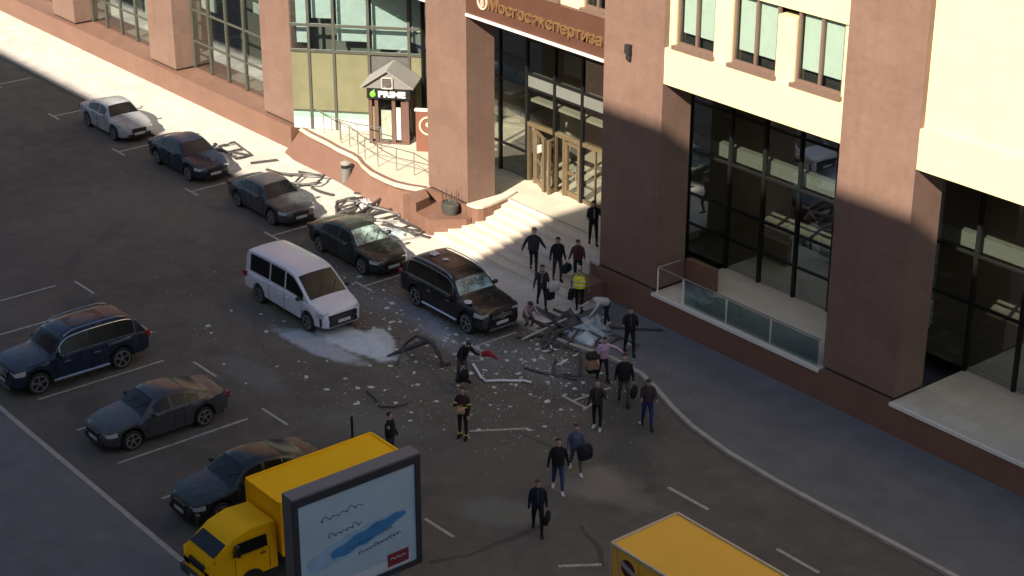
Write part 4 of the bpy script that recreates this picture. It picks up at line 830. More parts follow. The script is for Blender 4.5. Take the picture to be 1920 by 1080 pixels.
strip('brush_stroke', [(20.6 + 0.16 * i, 2.78 + .03 * i + .04 * math.sin(i * 1.7)) for i in range(20)], lambda t: w_(t) * 1.5, BLU2, 0.0)
strip('brush_stroke', [(21.3 + 0.13 * i, 2.86 + .027 * i + .03 * math.sin(i * 1.3)) for i in range(19)], w_, BLU, 0.003)
def scrawl(y, z, n, h, w, nm='lettering', sl=0.05):
    random.seed(int(y * 100 + z * 10)); pts = []; ph = 0
    for i in range(n * 8):
        ph += random.uniform(.5, 1.05); am = h * (.55 if (i // 8) % 4 else 1.0) * random.uniform(.8, 1.1)
        pts.append((y + w * i / (n * 8) + .045 * math.sin(ph), z + sl * w * i / (n * 8) + am * (.5 + .5 * math.cos(ph + .6))))
    strip(nm, pts, 0.022, INK, 0.006)
scrawl(21.0, 3.95, 6, .16, 1.35); scrawl(21.2, 3.42, 6, .15, 1.1); scrawl(22.1, 2.60, 11, .10, 1.35, sl=.12); scrawl(21.75, 2.86, 11, .09, 1.5, sl=.1)
flat('white_strip', [(20.3, 1.80), (23.74, 1.80), (23.74, 2.06), (20.3, 2.06)], WHB, 0.002)
flat('red_box', [(23.02, 1.86), (23.70, 1.86), (23.70, 2.24), (23.02, 2.24)], RDB, 0.008)
strip('lettering', [(23.12 + .06 * i, 2.08 + .03 * math.sin(i * 2.1)) for i in range(9)], 0.025, WHB, 0.012)
for y in (23.35, 20.95): MB().b2((BX - .32, y - .15, 0), (BX - .12, y + .15, Z0 - .062)).build('leg', FRG, bb)

# ------------------------------------------------------------------ people
SKIN = M('skin', (0.44, 0.27, 0.20), 0.6, 0, 0.08)
def cloth(name, c, r=0.85): return M(name, c, r, 0, 0.25, 9, 90, 0.3, 0.25)
CHAR = cloth('charcoal_cloth', (0.028, 0.027, 0.028)); DGRN = cloth('dark_green_cloth', (0.016, 0.022, 0.018)); SLATE = cloth('slate_trousers', (0.032, 0.036, 0.046)); BLK = cloth('black_cloth', (0.012, 0.012, 0.014)); HAIRM = M('dark_hair', (0.015, 0.011, 0.009), 0.6); HAIRB = M('brown_hair', (0.045, 0.026, 0.016), 0.6); GREYH = M('grey_hair', (0.16, 0.14, 0.13), 0.7)
NAVY = cloth('navy_cloth', (0.014, 0.016, 0.026)); DPUR = cloth('dark_purple_cloth', (0.028, 0.022, 0.032)); JEAN = cloth('jeans', (0.035, 0.055, 0.12)); BLUEJ = cloth('blue_jeans', (0.022, 0.032, 0.13))
MAROON = cloth('maroon_jacket', (0.075, 0.026, 0.028)); PINK = cloth('pink_top', (0.46, 0.30, 0.40)); WHT = cloth('white_cloth', (0.42, 0.40, 0.40)); GREYC = cloth('grey_cloth', (0.09, 0.088, 0.09)); BROWNC = cloth('brown_cloth', (0.10, 0.07, 0.05))
HIVIS = cloth('hivis_yellow', (0.72, 0.68, 0.02)); REFL = M('reflective_tape', (0.55, 0.54, 0.46), 0.35); BLUS = cloth('blue_top', (0.075, 0.085, 0.14)); TANB = cloth('tan_leather', (0.33, 0.19, 0.12)); OLIVE = cloth('dark_red_uniform', (0.04, 0.016, 0.014)); PLAID = cloth('plaid_scarf', (0.22, 0.16, 0.17)); REDC = cloth('red_cloth', (0.26, 0.02, 0.025)); WSHOE = cloth('white_shoe', (0.5, 0.48, 0.44)); BSHOE = cloth('black_shoe', (0.012, 0.012, 0.012))
def skin_mesh(pts, edges, radii, root=0, sub=1):
    import bmesh
    me = bpy.data.meshes.new('tmp'); me.from_pydata([Vector(p) for p in pts], edges, []); o = bpy.data.objects.new('tmp', me); COL.objects.link(o)
    mod = o.modifiers.new('skin', 'SKIN'); mod.use_smooth_shade = True
    for i, r_ in enumerate(radii):
        sv = me.skin_vertices[0].data[i]; sv.radius = r_ if isinstance(r_, tuple) else (r_, r_); sv.use_root = i == root
    if sub: s2 = o.modifiers.new('sub', 'SUBSURF'); s2.levels = sub
    out = bpy.data.meshes.new_from_object(o.evaluated_get(bpy.context.evaluated_depsgraph_get())); bpy.data.objects.remove(o); bpy.data.meshes.remove(me); return out
def seg_d(p, a, b):
    ab = b - a; t = max(0, min(1, (p - a).dot(ab) / max(1e-9, ab.length_squared))); return (p - a - ab * t).length
def rx(v, a): return Matrix.Rotation(a, 3, 'X') @ v
def person(label, loc, rz, top, legs, shoes=BSHOE, hair=HAIRM, h=1.75, lean=0, hd=0, tl=(18, 8), tr=(-14, 14), al=(-12, 10, 25), ar=(14, 10, 20), fat=1.1, coat=0.0, vest=None, longhair=False, bald=False, sleeves=True, scarf=None, inner=None, turn=0, bands=None):
    """tl/tr: thigh swing and knee bend; al/ar: arm swing, spread and elbow bend (degrees); y forward"""
    s = h / 1.75; V = lambda x, y, z: Vector((x, y, z)) * s
    ln = R(lean); u = Vector((0, math.sin(ln), math.cos(ln))); f_ = Vector((0, math.cos(ln), -math.sin(ln))); sx = Vector((1, 0, 0))
    sx = Matrix.Rotation(R(turn), 3, 'Z') @ sx
    pel = V(0, 0, 0.96); waist = pel + u * .17 * s; chest = pel + u * .34 * s; nb = pel + u * .50 * s
    hu = rx(u, -R(hd)); hf = rx(f_, -R(hd)); neck = nb + lerp(u, hu, .5) * .07 * s; h1 = neck + hu * .08 * s + hf * .02 * s; h2 = h1 + hu * .085 * s; h3 = h2 + hu * .07 * s
    P_ = [pel, waist, chest, nb, neck, h1, h2, h3]; E_ = [(0, 1), (1, 2), (2, 3), (3, 4), (4, 5), (5, 6), (6, 7)]; f = fat
    Rd = [.135 * f, .125 * f, .15 * f, .085, .058, .078, .092, .06]; part = ['leg', 'top', 'top', 'top', 'skin', 'skin', 'skin', 'skin']; bones = [(pel, nb, 'top'), (neck, h3, 'skin')]
    hands = []; feet = []
    for sd, (sw, ab, el) in ((-1, al), (1, ar)):
        sh = nb - u * .06 * s + sx * sd * .175 * s * (f ** .5); sw, ab, el = R(sw), R(ab), R(el)
        d = Vector((sd * math.sin(ab), math.sin(sw) * math.cos(ab), -math.cos(sw) * math.cos(ab))); d2 = Vector((sd * math.sin(ab) * .6, math.sin(sw + el) * math.cos(ab * .6), -math.cos(sw + el) * math.cos(ab * .6))).normalized()
        el_ = sh + d * .29 * s; wr_ = el_ + d2 * .25 * s; pa = wr_ + d2 * .075 * s; b = len(P_)
        P_ += [sh, el_, wr_, pa]; E_ += [(3, b), (b, b + 1), (b + 1, b + 2), (b + 2, b + 3)]; Rd += [.075 * f ** .5, .05 * f ** .5, .036, (.042, .026)]
        bones += [(sh, el_, 'top'), (el_, wr_ - d2 * .01, 'top' if sleeves else 'skin'), (wr_ + d2 * .03, pa + d2 * .1, 'skin')]; hands.append((pa, d2, sd))
    for sd, (t, k) in ((-1, tl), (1, tr)):
        hp = pel + V(sd * .095, 0, -.06); t, k = R(t), R(k)
        d = Vector((sd * .045, math.sin(t), -math.cos(t))).normalized(); d2 = Vector((sd * .01, math.sin(t - k), -math.cos(t - k))).normalized()
        kn = hp + d * .42 * s; an = kn + d2 * .41 * s; b = len(P_)
        P_ += [hp, kn, an]; E_ += [(0, b), (b, b + 1), (b + 1, b + 2)]; Rd += [.098 * f ** .5, .066, .048]; bones += [(hp, kn, 'leg'), (kn, an, 'leg')]; feet.append((an, d2, sd))
    low = min(an.z for an, _, _ in feet); dz = 0.085 * s - low; sh_ = Vector((0, 0, dz))
    P_ = [p + sh_ for p in P_]; bones = [(a + sh_, b + sh_, c) for a, b, c in bones]; feet = [(a + sh_, b, c) for a, b, c in feet]; hands = [(a + sh_, b, c) for a, b, c in hands]
    Rd = [tuple(q * s for q in r_) if isinstance(r_, tuple) else r_ * s for r_ in Rd]
    me = skin_mesh(P_, E_, Rd)
    mb = MB(); mb.v = [tuple(v.co) for v in me.vertices]; mb.f = [tuple(p.vertices) for p in me.polygons]
    pelz = P_[0]
    for p in me.polygons:
        c = p.center; kind = min(bones, key=lambda b: seg_d(c, b[0], b[1]) / (1.0 if b[2] != 'top' or b[0] is not bones[0][0] else 1.6))[2]
        if (c - P_[0]).dot(u) < 0.02 and kind == 'top' and (c - P_[0]).length < .25: kind = 'leg'
        mb.m.append({'top': 0, 'leg': 1, 'skin': 2}[kind])
    bpy.data.meshes.remove(me)
    # face: nose, brow, ears, eyes; fingers rooted in the palm
    H2 = P_[6]; fr = hf; q = Matrix((Vector((1, 0, 0)), fr, hu)).transposed()
    mb.ell(P_[5] + fr * .092 * s + hu * .035 * s, (.014 * s, .02 * s, .024 * s), 6, 4, 2, q)
    for sd in (-1, 1):
        mb.ell(P_[5] + Vector((sd * .088 * s, 0, 0)) + hu * .05 * s, (.012 * s, .022 * s, .032 * s), 6, 4, 2, q)
        mb.ell(P_[5] + fr * .082 * s + hu * .062 * s + Vector((sd * .032 * s, 0, 0)), (.013 * s, .008 * s, .007 * s), 6, 4, 3, q)
    mb.ell(P_[5] + fr * .082 * s - hu * .012 * s, (.024 * s, .008 * s, .007 * s), 6, 4, 4, q)
    for pa, d, sd in hands:
        side = d.cross(Vector((1, 0, 0))).normalized(); inw = Vector((-sd, 0, 0))
        for k, (o_, ln_) in enumerate(((-.028, .062), (-.010, .075), (.010, .07), (.028, .055))):
            a = pa + side * o_ * s; mb.tube([a, a + d * ln_ * .6 * s + inw * .008 * s, a + d * ln_ * s + inw * .03 * s], [.0105 * s, .0095 * s, .007 * s], 5, 2)
        a = pa - d * .03 * s - side * .03 * s; mb.tube([a, a - side * .03 * s + d * .025 * s + inw * .015 * s, a - side * .033 * s + d * .055 * s + inw * .025 * s], [.012 * s, .0105 * s, .008 * s], 5, 2)
    o = mb.build('person', [top, legs, SKIN, BLACKP, M('lips', (0.22, 0.09, 0.08), 0.6)], None, 60, True); o.location = loc; o.rotation_euler = (0, 0, rz); tag(o, label, 'person', 'people walking through the wreckage')
    def child(m_, nm, mat, sm_=True): return m_.build(nm, mat, o, sm_, True)
    if not bald:
        m = MB(); c = P_[6] - fr * .012 * s + hu * .02 * s; n, k = 12, 6; vs = []
        for i in range(k + 1):
            th = math.pi * .62 * i / k
            for j in range(n):
                ph = 2 * math.pi * j / n; cut = 1.0 if math.sin(ph) < .25 else .50
                t2 = th * cut; vs.append(c + q @ (Vector((.097 * math.sin(t2) * math.cos(ph), .108 * math.sin(t2) * math.sin(ph), .096 * math.cos(t2))) * s))
        m.add(vs, [(i * n + j, (i + 1) * n + j, (i + 1) * n + (j + 1) % n, i * n + (j + 1) % n) for i in range(k) for j in range(n)])
        if longhair: m.tube([P_[6] - fr * .06 * s, P_[5] - fr * .095 * s, P_[4] - fr * .11 * s, P_[3] - fr * .12 * s - u * .05 * s], [.085 * s, .095 * s, .08 * s, .03 * s], 10)
        child(m, 'hair', hair)
    for an, d, sd in feet:
        ft = Vector((sd * .12, 1, 0)).normalized(); sdv = Vector((ft.y, -ft.x, 0)); upz = 1.0
        pitch = max(-.7, min(.5, math.asin(max(-1, min(1, -d.y))) * .8)); fw = Vector((ft.x, ft.y * math.cos(pitch), -abs(math.sin(pitch)) if an.z > .1 else 0)).normalized(); uz = sdv.cross(fw)
        m = MB(); rings = []
        for t, w, hh in ((-.075, .034, .06), (-.02, .042, .085), (.06, .046, .065), (.13, .046, .045), (.185, .03, .03)):
            b = an + fw * t * s - uz * .08 * s; rings.append([b - sdv * w * s, b + sdv * w * s, b + sdv * w * .85 * s + uz * hh * s, b - sdv * w * .85 * s + uz * hh * s])
        m.loft(rings); child(m, 'shoe', shoes, 50)
    def shell(nm, mat, k, lo, rings_=10, arms=False):                 # garment round the torso
        m = MB(); rr = []; n = 14
        for i in range(rings_ + 1):
            t = i / rings_; p = lerp(P_[0] - u * lo * s, P_[3] - u * .015 * s, t); w = lerp(.165 * f, .18 * f, t) if t < .75 else lerp(.18 * f, .10, (t - .75) / .25); dp = lerp(.145 * f, .135 * f, t) if t < .8 else lerp(.135 * f, .09, (t - .8) / .2)
            rr.append([p + sx * w * k * s * math.cos(2 * math.pi * j / n) + f_ * dp * k * s * math.sin(2 * math.pi * j / n) for j in range(n)])
        m.loft(rr); return child(m, nm, mat, 60)
    if coat is not None: shell('jacket', top, 1.03, coat, 8)
    if inner: m = MB(); a, b = P_[3] + f_ * .118 * s, P_[1] + f_ * .172 * f * s; m.bar(a, b, .09 * s, .02 * s); child(m, 'shirt', inner, False)
    if scarf: m = MB(); m.tube([P_[3] + (sx * math.cos(t) * .095 + f_ * math.sin(t) * .095) * s + u * .02 * s for t in [2 * math.pi * i / 12 for i in range(13)]], .042 * s, 8); m.bar(P_[3] + f_ * .12 * s, P_[1] + f_ * .17 * s + sx * .05, .1 * s, .03 * s); child(m, 'scarf', scarf)
    if vest:
        shell('vest', vest, 1.10, .02)
        m = MB(); n = 14
        for t, kk in ((.22, 1.115), (.5, 1.115)):
            p = lerp(P_[0], P_[3], t); m.tube([p + (sx * .182 * f * kk * math.cos(2 * math.pi * j / n) + f_ * .15 * f * kk * math.sin(2 * math.pi * j / n)) * s for j in range(n + 1)], .018 * s, 5)
        for sd in (-.5, .5): m.tube([lerp(P_[0], P_[3], .5) + sx * sd * .2 * s + f_ * .165 * f * s, P_[3] + sx * sd * .22 * s + f_ * .09 * s, P_[3] + sx * sd * .22 * s - f_ * .09 * s, lerp(P_[0], P_[3], .5) + sx * sd * .2 * s - f_ * .165 * f * s], .017 * s, 5)
        child(m, 'reflective_tape', REFL)
    if bands:
        m = MB(); n = 12
        for i0 in (8, 12):
            a, b = P_[i0], P_[i0 + 1]; p = lerp(a, b, .62); d = (b - a).normalized(); x_ = d.orthogonal().normalized(); y_ = d.cross(x_)
            m.tube([p + (x_ * math.cos(2 * math.pi * j / n) + y_ * math.sin(2 * math.pi * j / n)) * .066 * s for j in range(n + 1)], .022 * s, 5)
        p = lerp(P_[0], P_[3], .35); m.tube([p + (sx * .19 * f * math.cos(2 * math.pi * j / n) + f_ * .16 * f * math.sin(2 * math.pi * j / n)) * s for j in range(n + 1)], .024 * s, 5)
        for i0 in (-2, -5): p = P_[i0 + 1] + Vector((0, 0, .06)); m.tube([p + Vector((math.cos(2 * math.pi * j / n), math.sin(2 * math.pi * j / n), 0)) * .066 * s for j in range(n + 1)], .02 * s, 5)
        child(m, 'reflective_tape', bands)
    mw_ = Matrix.Translation(Vector(loc)) @ Matrix.Rotation(rz, 4, 'Z')
    return o, [mw_ @ (pa + d * .05) for pa, d, _ in hands]
CAMR = math.atan2(-0.777, -0.629)                                  # facing back towards the camera
def face(deg=0): return CAMR + R(deg)
def bag(name, label, pos, size, mat, rz=0.0, strap=True, cat='bag'):
    """a soft-cornered bag hanging under a hand at pos"""
    e = empty(name, (pos.x, pos.y, pos.z - size[2] - .10), rz); tag(e, label, cat)
    sx, sy, sz = size; rings = []
    for z, k in ((0, .80), (.08 * sz, .98), (.5 * sz, 1.04), (.85 * sz, .96), (sz, .72)):
        rings.append([(sx / 2 * k * c1, sy / 2 * k * c2, z) for c1, c2 in ((-1, -.7), (-.85, -1), (.85, -1), (1, -.7), (1, .7), (.85, 1), (-.85, 1), (-1, .7))])
    MB().loft(rings).build('bag_body', mat, e, 40, True)
    if strap: MB().tube([(-sx * .25, 0, sz * .97), (-sx * .2, 0, sz + .08), (0, 0, sz + .12), (sx * .2, 0, sz + .08), (sx * .25, 0, sz * .97)], .011, 6).build('handle', mat, e, True, True)
    return e
def fl(x, y, z=0.0): p = at(x, y, z); return (p.x, p.y, z)
def sz_(z): return SW + (PZ - SW) * z / 8
# climbing and coming down the stairs
p, hn = person('heavy man in dark purple shirt seen from behind climbing the stairs alone', fl(1000, 513, sz_(2)), face(172), DPUR, NAVY, h=1.80, fat=1.22, hair=GREYH, lean=12, hd=8, tl=(45, 60), tr=(-6, 6), al=(-10, 32, 18), ar=(12, 28, 25))
p, hn = person('man in black carrying a dark bag down the upper steps', fl(1045, 526, sz_(2)), face(10), BLK, SLATE, h=1.76, tl=(16, 22), tr=(-10, 4), al=(8, 10, 40), ar=(-4, 14, 18), hd=14)
bag('holdall', 'dark holdall carried by the man in black on the upper steps', hn[0], (.5, .22, .3), NAVY, face(60))
p, hn = person('person in open maroon jacket behind the yellow vest on the stairs', fl(1083, 528, sz_(3)), face(-8), MAROON, NAVY, h=1.70, inner=BLK, hd=22, al=(22, 14, 60), ar=(18, 18, 50), tl=(10, 14), tr=(-8, 10))
p, hn = person('person with plaid scarf and dark coat walking down the stairs with bags', fl(1016, 575, SW), face(6), CHAR, BLK, h=1.68, scarf=PLAID, tl=(22, 8), tr=(-18, 22), al=(14, 12, 55), ar=(6, 20, 20), coat=.12, hd=10)
bag('carrier_bag', 'bright white carrier bag beside the person with the plaid scarf', hn[0] + Vector((.05, .1, .35)), (.40, .2, .38), M('white_plastic', (0.50, 0.49, 0.46), 0.5), face(20))
bag('shoulder_bag', 'black shoulder bag hanging beside the person with the plaid scarf', hn[0] + Vector((-.05, 0, .05)), (.36, .2, .42), BLK, face(40))
p, hn = person('rescuer in bright yellow vest standing with back turned at the stair foot', fl(1086, 583, SW), face(165), cloth('olive_sleeve', (0.20, 0.19, 0.06)), BLK, h=1.78, vest=HIVIS, hair=M('pale_cap', (0.34, 0.27, 0.24), 0.7), hd=-18, tl=(10, 5), tr=(-8, 6), al=(8, 18, 18), ar=(-6, 20, 15), fat=1.25)
bag('tool_bag', 'black tool bag held by the rescuer in the yellow vest', hn[0], (.4, .2, .34), BLK, face(80))
p, hn = person('man in black suit and white shirt by the right pillar at the stair top', fl(1112, 458, PZ), face(4), BLK, BLK, h=1.78, inner=WHT, tl=(10, 4), tr=(-8, 8), al=(25, 22, 75), ar=(20, 10, 80), hd=16)
# the pavement by the rubble
p, hn = person('dark haired woman in pink and white crouching at the SUV front corner', fl(988, 612, 0), face(20), cloth('pink_white_top', (0.34, 0.22, 0.25)), GREYC, h=1.62, lean=34, hd=10, tl=(88, 118), tr=(70, 120), al=(60, 12, 30), ar=(75, 10, 15), longhair=True)
p, hn = person('man in white shirt bending far forward by the shaded plinth', fl(1136, 612, SW), face(-62), WHT, NAVY, h=1.75, lean=72, hd=-20, tl=(12, 8), tr=(-12, 4), al=(40, 8, 10), ar=(62, 8, 12), shoes=WSHOE, bald=False)
p, hn = person('man in black holding papers at his chest near the fallen black bar', fl(1180, 664, SW), face(4), BLK, BLK, h=1.80, tl=(14, 4), tr=(-16, 16), al=(22, 10, 85), ar=(18, 12, 92), hd=14, inner=GREYC)
p, hn = person('woman in pale pink top with one arm stretched out', fl(1130, 714, 0), face(24), PINK, NAVY, h=1.66, lean=6, tl=(14, 8), tr=(-10, 10), al=(50, 62, 8), ar=(4, 14, 20), longhair=False, hd=8)
bag('backpack', 'tan brown backpack beside the woman in the pink top', Vector(fl(1111, 690, 0.55)) + Vector((0, 0, .62)), (.42, .30, .62), TANB, face(15))
bpk = bpy.data.objects['backpack']; MB().loft([[(sx_ * .215 * k, sy_ * .155 * k, z) for sx_, sy_ in ((-1, -.7), (-.85, -1), (.85, -1), (1, -.7), (1, .7), (.85, 1), (-.85, 1), (-1, .7))] for z, k in ((.47, 1.05), (.60, 1.02), (.68, .7), (.72, .3))]).build('flap', cloth('dark_brown_leather', (0.03, 0.02, 0.016)), bpk, 40, True); MB().loft([[(sx_ * .21 * k, sy_ * .15 * k, z) for sx_, sy_ in ((-1, -.7), (-.85, -1), (.85, -1), (1, -.7), (1, .7), (.85, 1), (-.85, 1), (-1, .7))] for z, k in ((-.06, .8), (0, .98), (.10, 1.04))]).build('bottom', BLK, bpk, 40, True)
p, hn = person('broad man in black jacket carrying a black case towards the road', fl(1169, 757, 0), face(0), BLK, GREYC, h=1.80, fat=1.2, tl=(16, 6), tr=(-16, 18), al=(2, 14, 14), ar=(-6, 12, 10), coat=.08)
bag('black_case', 'black square case in the hand of the broad man in black', hn[0], (.42, .16, .36), BLK, face(70))
p, hn = person('man in maroon jacket and blue jeans looking at his hands', fl(1213, 802, 0), face(2), cloth('dark_maroon', (0.05, 0.03, 0.035)), BLUEJ, h=1.78, tl=(12, 2), tr=(-14, 14), al=(24, 8, 70), ar=(26, 8, 78), hd=24)
p, hn = person('man in brown vest and dark trousers with white shoes near the parking line', fl(1119, 804, 0), face(-15), cloth('dark_grey_cloth', (0.03, 0.028, 0.028)), BLK, h=1.72, inner=BROWNC, shoes=WSHOE, tl=(4, 2), tr=(-6, 4), al=(55, 30, 70), ar=(10, 10, 30), hair=HAIRB)
# the road
p, hn = person('stooping man in black jacket holding something red before the bent frame', fl(866, 715, 0), face(38), BLK, GREYC, h=1.74, lean=30, hd=12, tl=(18, 14), tr=(-4, 8), al=(52, 10, 45), ar=(20, 16, 20))
o_ = MB().tube([(0, 0, 0), (.18, .05, .05), (.38, .03, .02), (.62, .0, -.06)], [.10, .11, .06, .018], 8).build('red_bundle', REDC, None, True, True); o_.location = hn[0] + Vector((-.05, .05, .02)); o_.rotation_euler.z = R(20); tag(o_, 'red bundle held by the stooping man in the black jacket', 'bundle')
bag('toolbox', 'black equipment bag hanging at the stooping man\'s side', hn[1], (.40, .24, .34), BLK, face(70))
p, hn = person('guard in dark uniform with yellow reflective bands standing in the road', fl(868, 821, 0), face(-20), OLIVE, cloth('uniform_trousers', (0.02, 0.012, 0.012)), h=1.78, fat=1.05, bands=M('yellow_band', (0.52, 0.46, 0.14), 0.4), al=(10, 12, 25), ar=(20, 6, 100), tl=(2, 2), tr=(-3, 2), hd=4, hair=HAIRM)
bag('satchel', 'pale orange satchel held at the guard\'s belly', Vector(fl(868, 821, 0)) + Vector((.16, -.2, 1.30)), (.26, .12, .20), cloth('pale_orange', (0.48, 0.28, 0.16)), face(0))
p, hn = person('person in black by the yellow van holding a phone to the ear', fl(733, 868, 0), face(70), BLK, SLATE, h=1.74, al=(5, 12, 20), ar=(35, 40, 135), tl=(4, 2), tr=(-4, 3))
p, hn = person('man in black jacket and jeans with white shoes walking to the camera', fl(1046, 921, 0), face(3), BLK, JEAN, h=1.78, fat=1.14, shoes=WSHOE, tl=(14, 4), tr=(-14, 16), al=(-10, 16, 22), ar=(10, 18, 22), coat=.05)
p, hn = person('woman in blue top and white shoes behind the man in jeans', fl(1079, 884, 0), face(8), BLUS, cloth('grey_leggings', (0.10, 0.098, 0.105)), h=1.66, shoes=WSHOE, tl=(24, 8), tr=(-16, 22), al=(12, 12, 70), ar=(4, 14, 40), hair=HAIRM, hd=6)
bag('tote_bag', 'large dark navy tote bag carried by the woman in blue', hn[0] + Vector((-.10, .02, .18)), (.46, .22, .46), NAVY, face(35))
p, hn = person('man in dark suit with briefcase walking alone in front of all', fl(1008, 998, 0), face(0), NAVY, BLK, h=1.76, tl=(18, 6), tr=(-16, 20), al=(-8, 10, 14), ar=(4, 10, 8), hair=HAIRB, hd=12, inner=GREYC)
bag('briefcase', 'black briefcase in the hand of the man in the dark suit', hn[0], (.44, .12, .32), BLK, face(75))

# ------------------------------------------------------------------ wreckage
def G(x, y, z=0.03): p = at(x, y, z); return Vector((p.x, p.y, z))
def beam_(label, a, b, w=.11, h=.07, mat=BARMET, group='torn metal bars in the road', za=None, zb=None, bend=0.0, name='metal_bar'):
    a, b = Vector(a), Vector(b); n = 6; pts = []
    for i in range(n + 1):
        t = i / n; p = a.lerp(b, t); pr = (b - a).cross(Vector((0, 0, 1))).normalized()
        pts.append(p + pr * bend * math.sin(math.pi * t) + Vector((0, 0, random.uniform(0, .012))))
    m = MB(); rings = []
    for i, p in enumerate(pts):
        d = (pts[min(n, i + 1)] - pts[max(0, i - 1)]).normalized(); x = d.cross(Vector((0, 0, 1)))
        x = x.normalized() if x.length > .05 else Vector((1, 0, 0)); y = x.cross(d).normalized(); ch = .25
        rings.append([p + x * w / 2 * k1 + y * h / 2 * k2 for k1, k2 in ((-1, -1 + ch), (-1 + ch, -1), (1 - ch, -1), (1, -1 + ch), (1, 1 - ch), (1 - ch, 1), (-1 + ch, 1), (-1, 1 - ch))])
    m.loft(rings); o = m.build(name, mat, None, 40, False, loc=tuple(a)); tag(o, label, 'metal bar', group); return o
random.seed(21)
def frame_(label, c, w, h, rz, tx, ty, t=.10, gap=False):
    e = empty('window_frame', tuple(c), rz); e.rotation_euler = (tx, ty, rz); tag(e, label, 'window frame', 'torn window frames'); j = lambda: random.uniform(-.08, .08)
    P4 = [Vector((-w / 2 + j(), -h / 2 + j(), j())), Vector((w / 2 + j(), -h / 2 + j(), j())), Vector((w / 2 + j(), h / 2 + j(), j())), Vector((-w / 2 + j(), h / 2 + j(), j()))]
    for i in range(4):
        if gap and i == 3: continue
        mb_ = MB(); a_, b_ = P4[i], P4[(i + 1) % 4]; k_ = [a_.lerp(b_, q / 4) + Vector((random.uniform(-.06, .06), random.uniform(-.06, .06), random.uniform(-.03, .07))) * (1 if 0 < q < 4 else 0) for q in range(5)]; mb_.tube(k_, [t * .55] * 5, 4); mb_.build('frame_bar', BARMET, e, local=True)
    if w > 1.6: MB().bar((P4[0] + P4[1]) / 2, (P4[2] + P4[3]) / 2, t * .8, t * .6).build('frame_bar', BARMET, e, local=True)
    return e
def bars(lst, z, group, mat=BARMET):
    for lab, (x0, y0), (x1, y1), w, h, dz, mt, bend in lst: w *= (1.3 if z > 0 else 0.78); h *= (1.1 if z > 0 else 0.7); beam_(lab, G(x0, y0, z + h / 2 + dz[0]), G(x1, y1, z + h / 2 + dz[1]), w, h, mt or mat, group, bend=bend)
# pile by the SUV
bars([('long pale beam lying up on the dark pile beside the SUV', (978, 637), (1062, 598), .12, .08, (.05, .35), LTMET, 0),
      ('black beam at the bottom of the pile ending left of the pale beam', (967, 633), (1040, 625), .14, .1, (0, .1), None, .03),
      ('dark beam leaning under the pale beam down to the road', (1017, 655), (1060, 614), .14, .1, (0, .25), None, 0),
      ('black beam running from the crouching woman along the lowest step', (1003, 577), (1055, 600), .2, .12, (0.1, .15), None, 0),
      ('thin black bar lying left of the pale beam near the SUV', (983, 598), (1022, 614), .1, .08, (0, .1), None, 0),
      ('short black bar on the lowest steps behind the pile', (1038, 580), (1060, 588), .12, .1, (.14, .16), None, 0),
      ('dark bar crossing over the middle of the pile', (1012, 640), (1068, 612), .10, .08, (.12, .42), None, 0),
      ('black bar sticking up at the right end of the pile', (1062, 600), (1080, 630), .16, .1, (.45, .05), None, 0),
      ('long dark bar sloping right from the pile towards the pink woman', (1050, 628), (1100, 656), .14, .1, (.1, 0), None, .05),
      ('black bar lying along the kerb behind the man in black', (1126, 612), (1242, 619), .12, .1, (.1, .1), None, .06),
      ('long black bar bowed on the road in front of the pile', (983, 690), (1082, 712), .11, .08, (0, 0), None, .08),
      ('short black bar by the white angle piece in the road', (1030, 662), (1048, 640), .09, .06, (0, .1), None, 0)], 0, 'torn metal bars by the stairs')
# bent dark frame in the middle of the road
bf = empty('twisted_wreck', tuple(G(790, 665, 0))); tag(bf, 'twisted dark metal frame standing bent on the road left of the stooping man', 'metal frame')
m = MB(); m.tube([G(725, 668, .05), G(752, 658, .18), G(778, 648, .38), G(806, 640, .5)], [.03, .10, .11, .07], 6); m.tube([G(752, 656, .2), G(765, 640, .5), G(781, 630, .75), G(800, 636, .72), G(815, 650, .55)], .055, 6); m.build('bent_rail', BARMET, bf, 40)
m = MB(); m.tube([G(781, 630, .75), G(806, 636, .7), G(820, 660, .5), G(833, 684, .06)], .06, 6); m.tube([G(812, 640, .62), G(826, 668, .2), G(830, 688, .04)], .045, 6); m.build('bent_rail', BARMET, bf, 40)
m = MB(); m.tube([G(759, 652, .3), G(750, 668, .12), G(743, 685, .03)], .035, 6); m.tube([G(825, 684, .06), G(845, 680, .1)], .06, 6); m.build('bent_rail', BARMET, bf, 40)
def bent(name, label, px, r, mat, grp=None):
    pts = [G(x, y, r + .01) for x, y in px]; out = []
    for a, b in zip(pts[:-1], pts[1:]): out += [a, a.lerp(b, .5) + Vector((random.uniform(-.02, .02), random.uniform(-.02, .02), .01))]
    out.append(pts[-1]); o = MB().tube(out, r, 6).build(name, mat, None, 40, False, loc=tuple(pts[0])); tag(o, label, 'pipe', grp); return o
bent('bent_strip', 'long bent white strip lying on the road between guard and pile', [(887, 683), (902, 708), (910, 714), (968, 714), (980, 713), (996, 717)], .045, WHITEP)
bent('bent_rod', 'thin dark bent rod alone on the road above the yellow van', [(688, 732), (702, 745), (715, 763), (738, 763), (765, 756)], .032, BARMET)
for lab, px in (('small white angle piece on the road in front of the pile', [(1032, 648), (1036, 655), (1043, 656)]), ('thin white splinter on the road below the pile', [(1045, 684), (1055, 680), (1064, 674)]), ('short white splinter left of the tan backpack', [(1075, 668), (1084, 663)])): bent('white_strip', lab, px, .03, WHITEP, 'white splinters in the road')
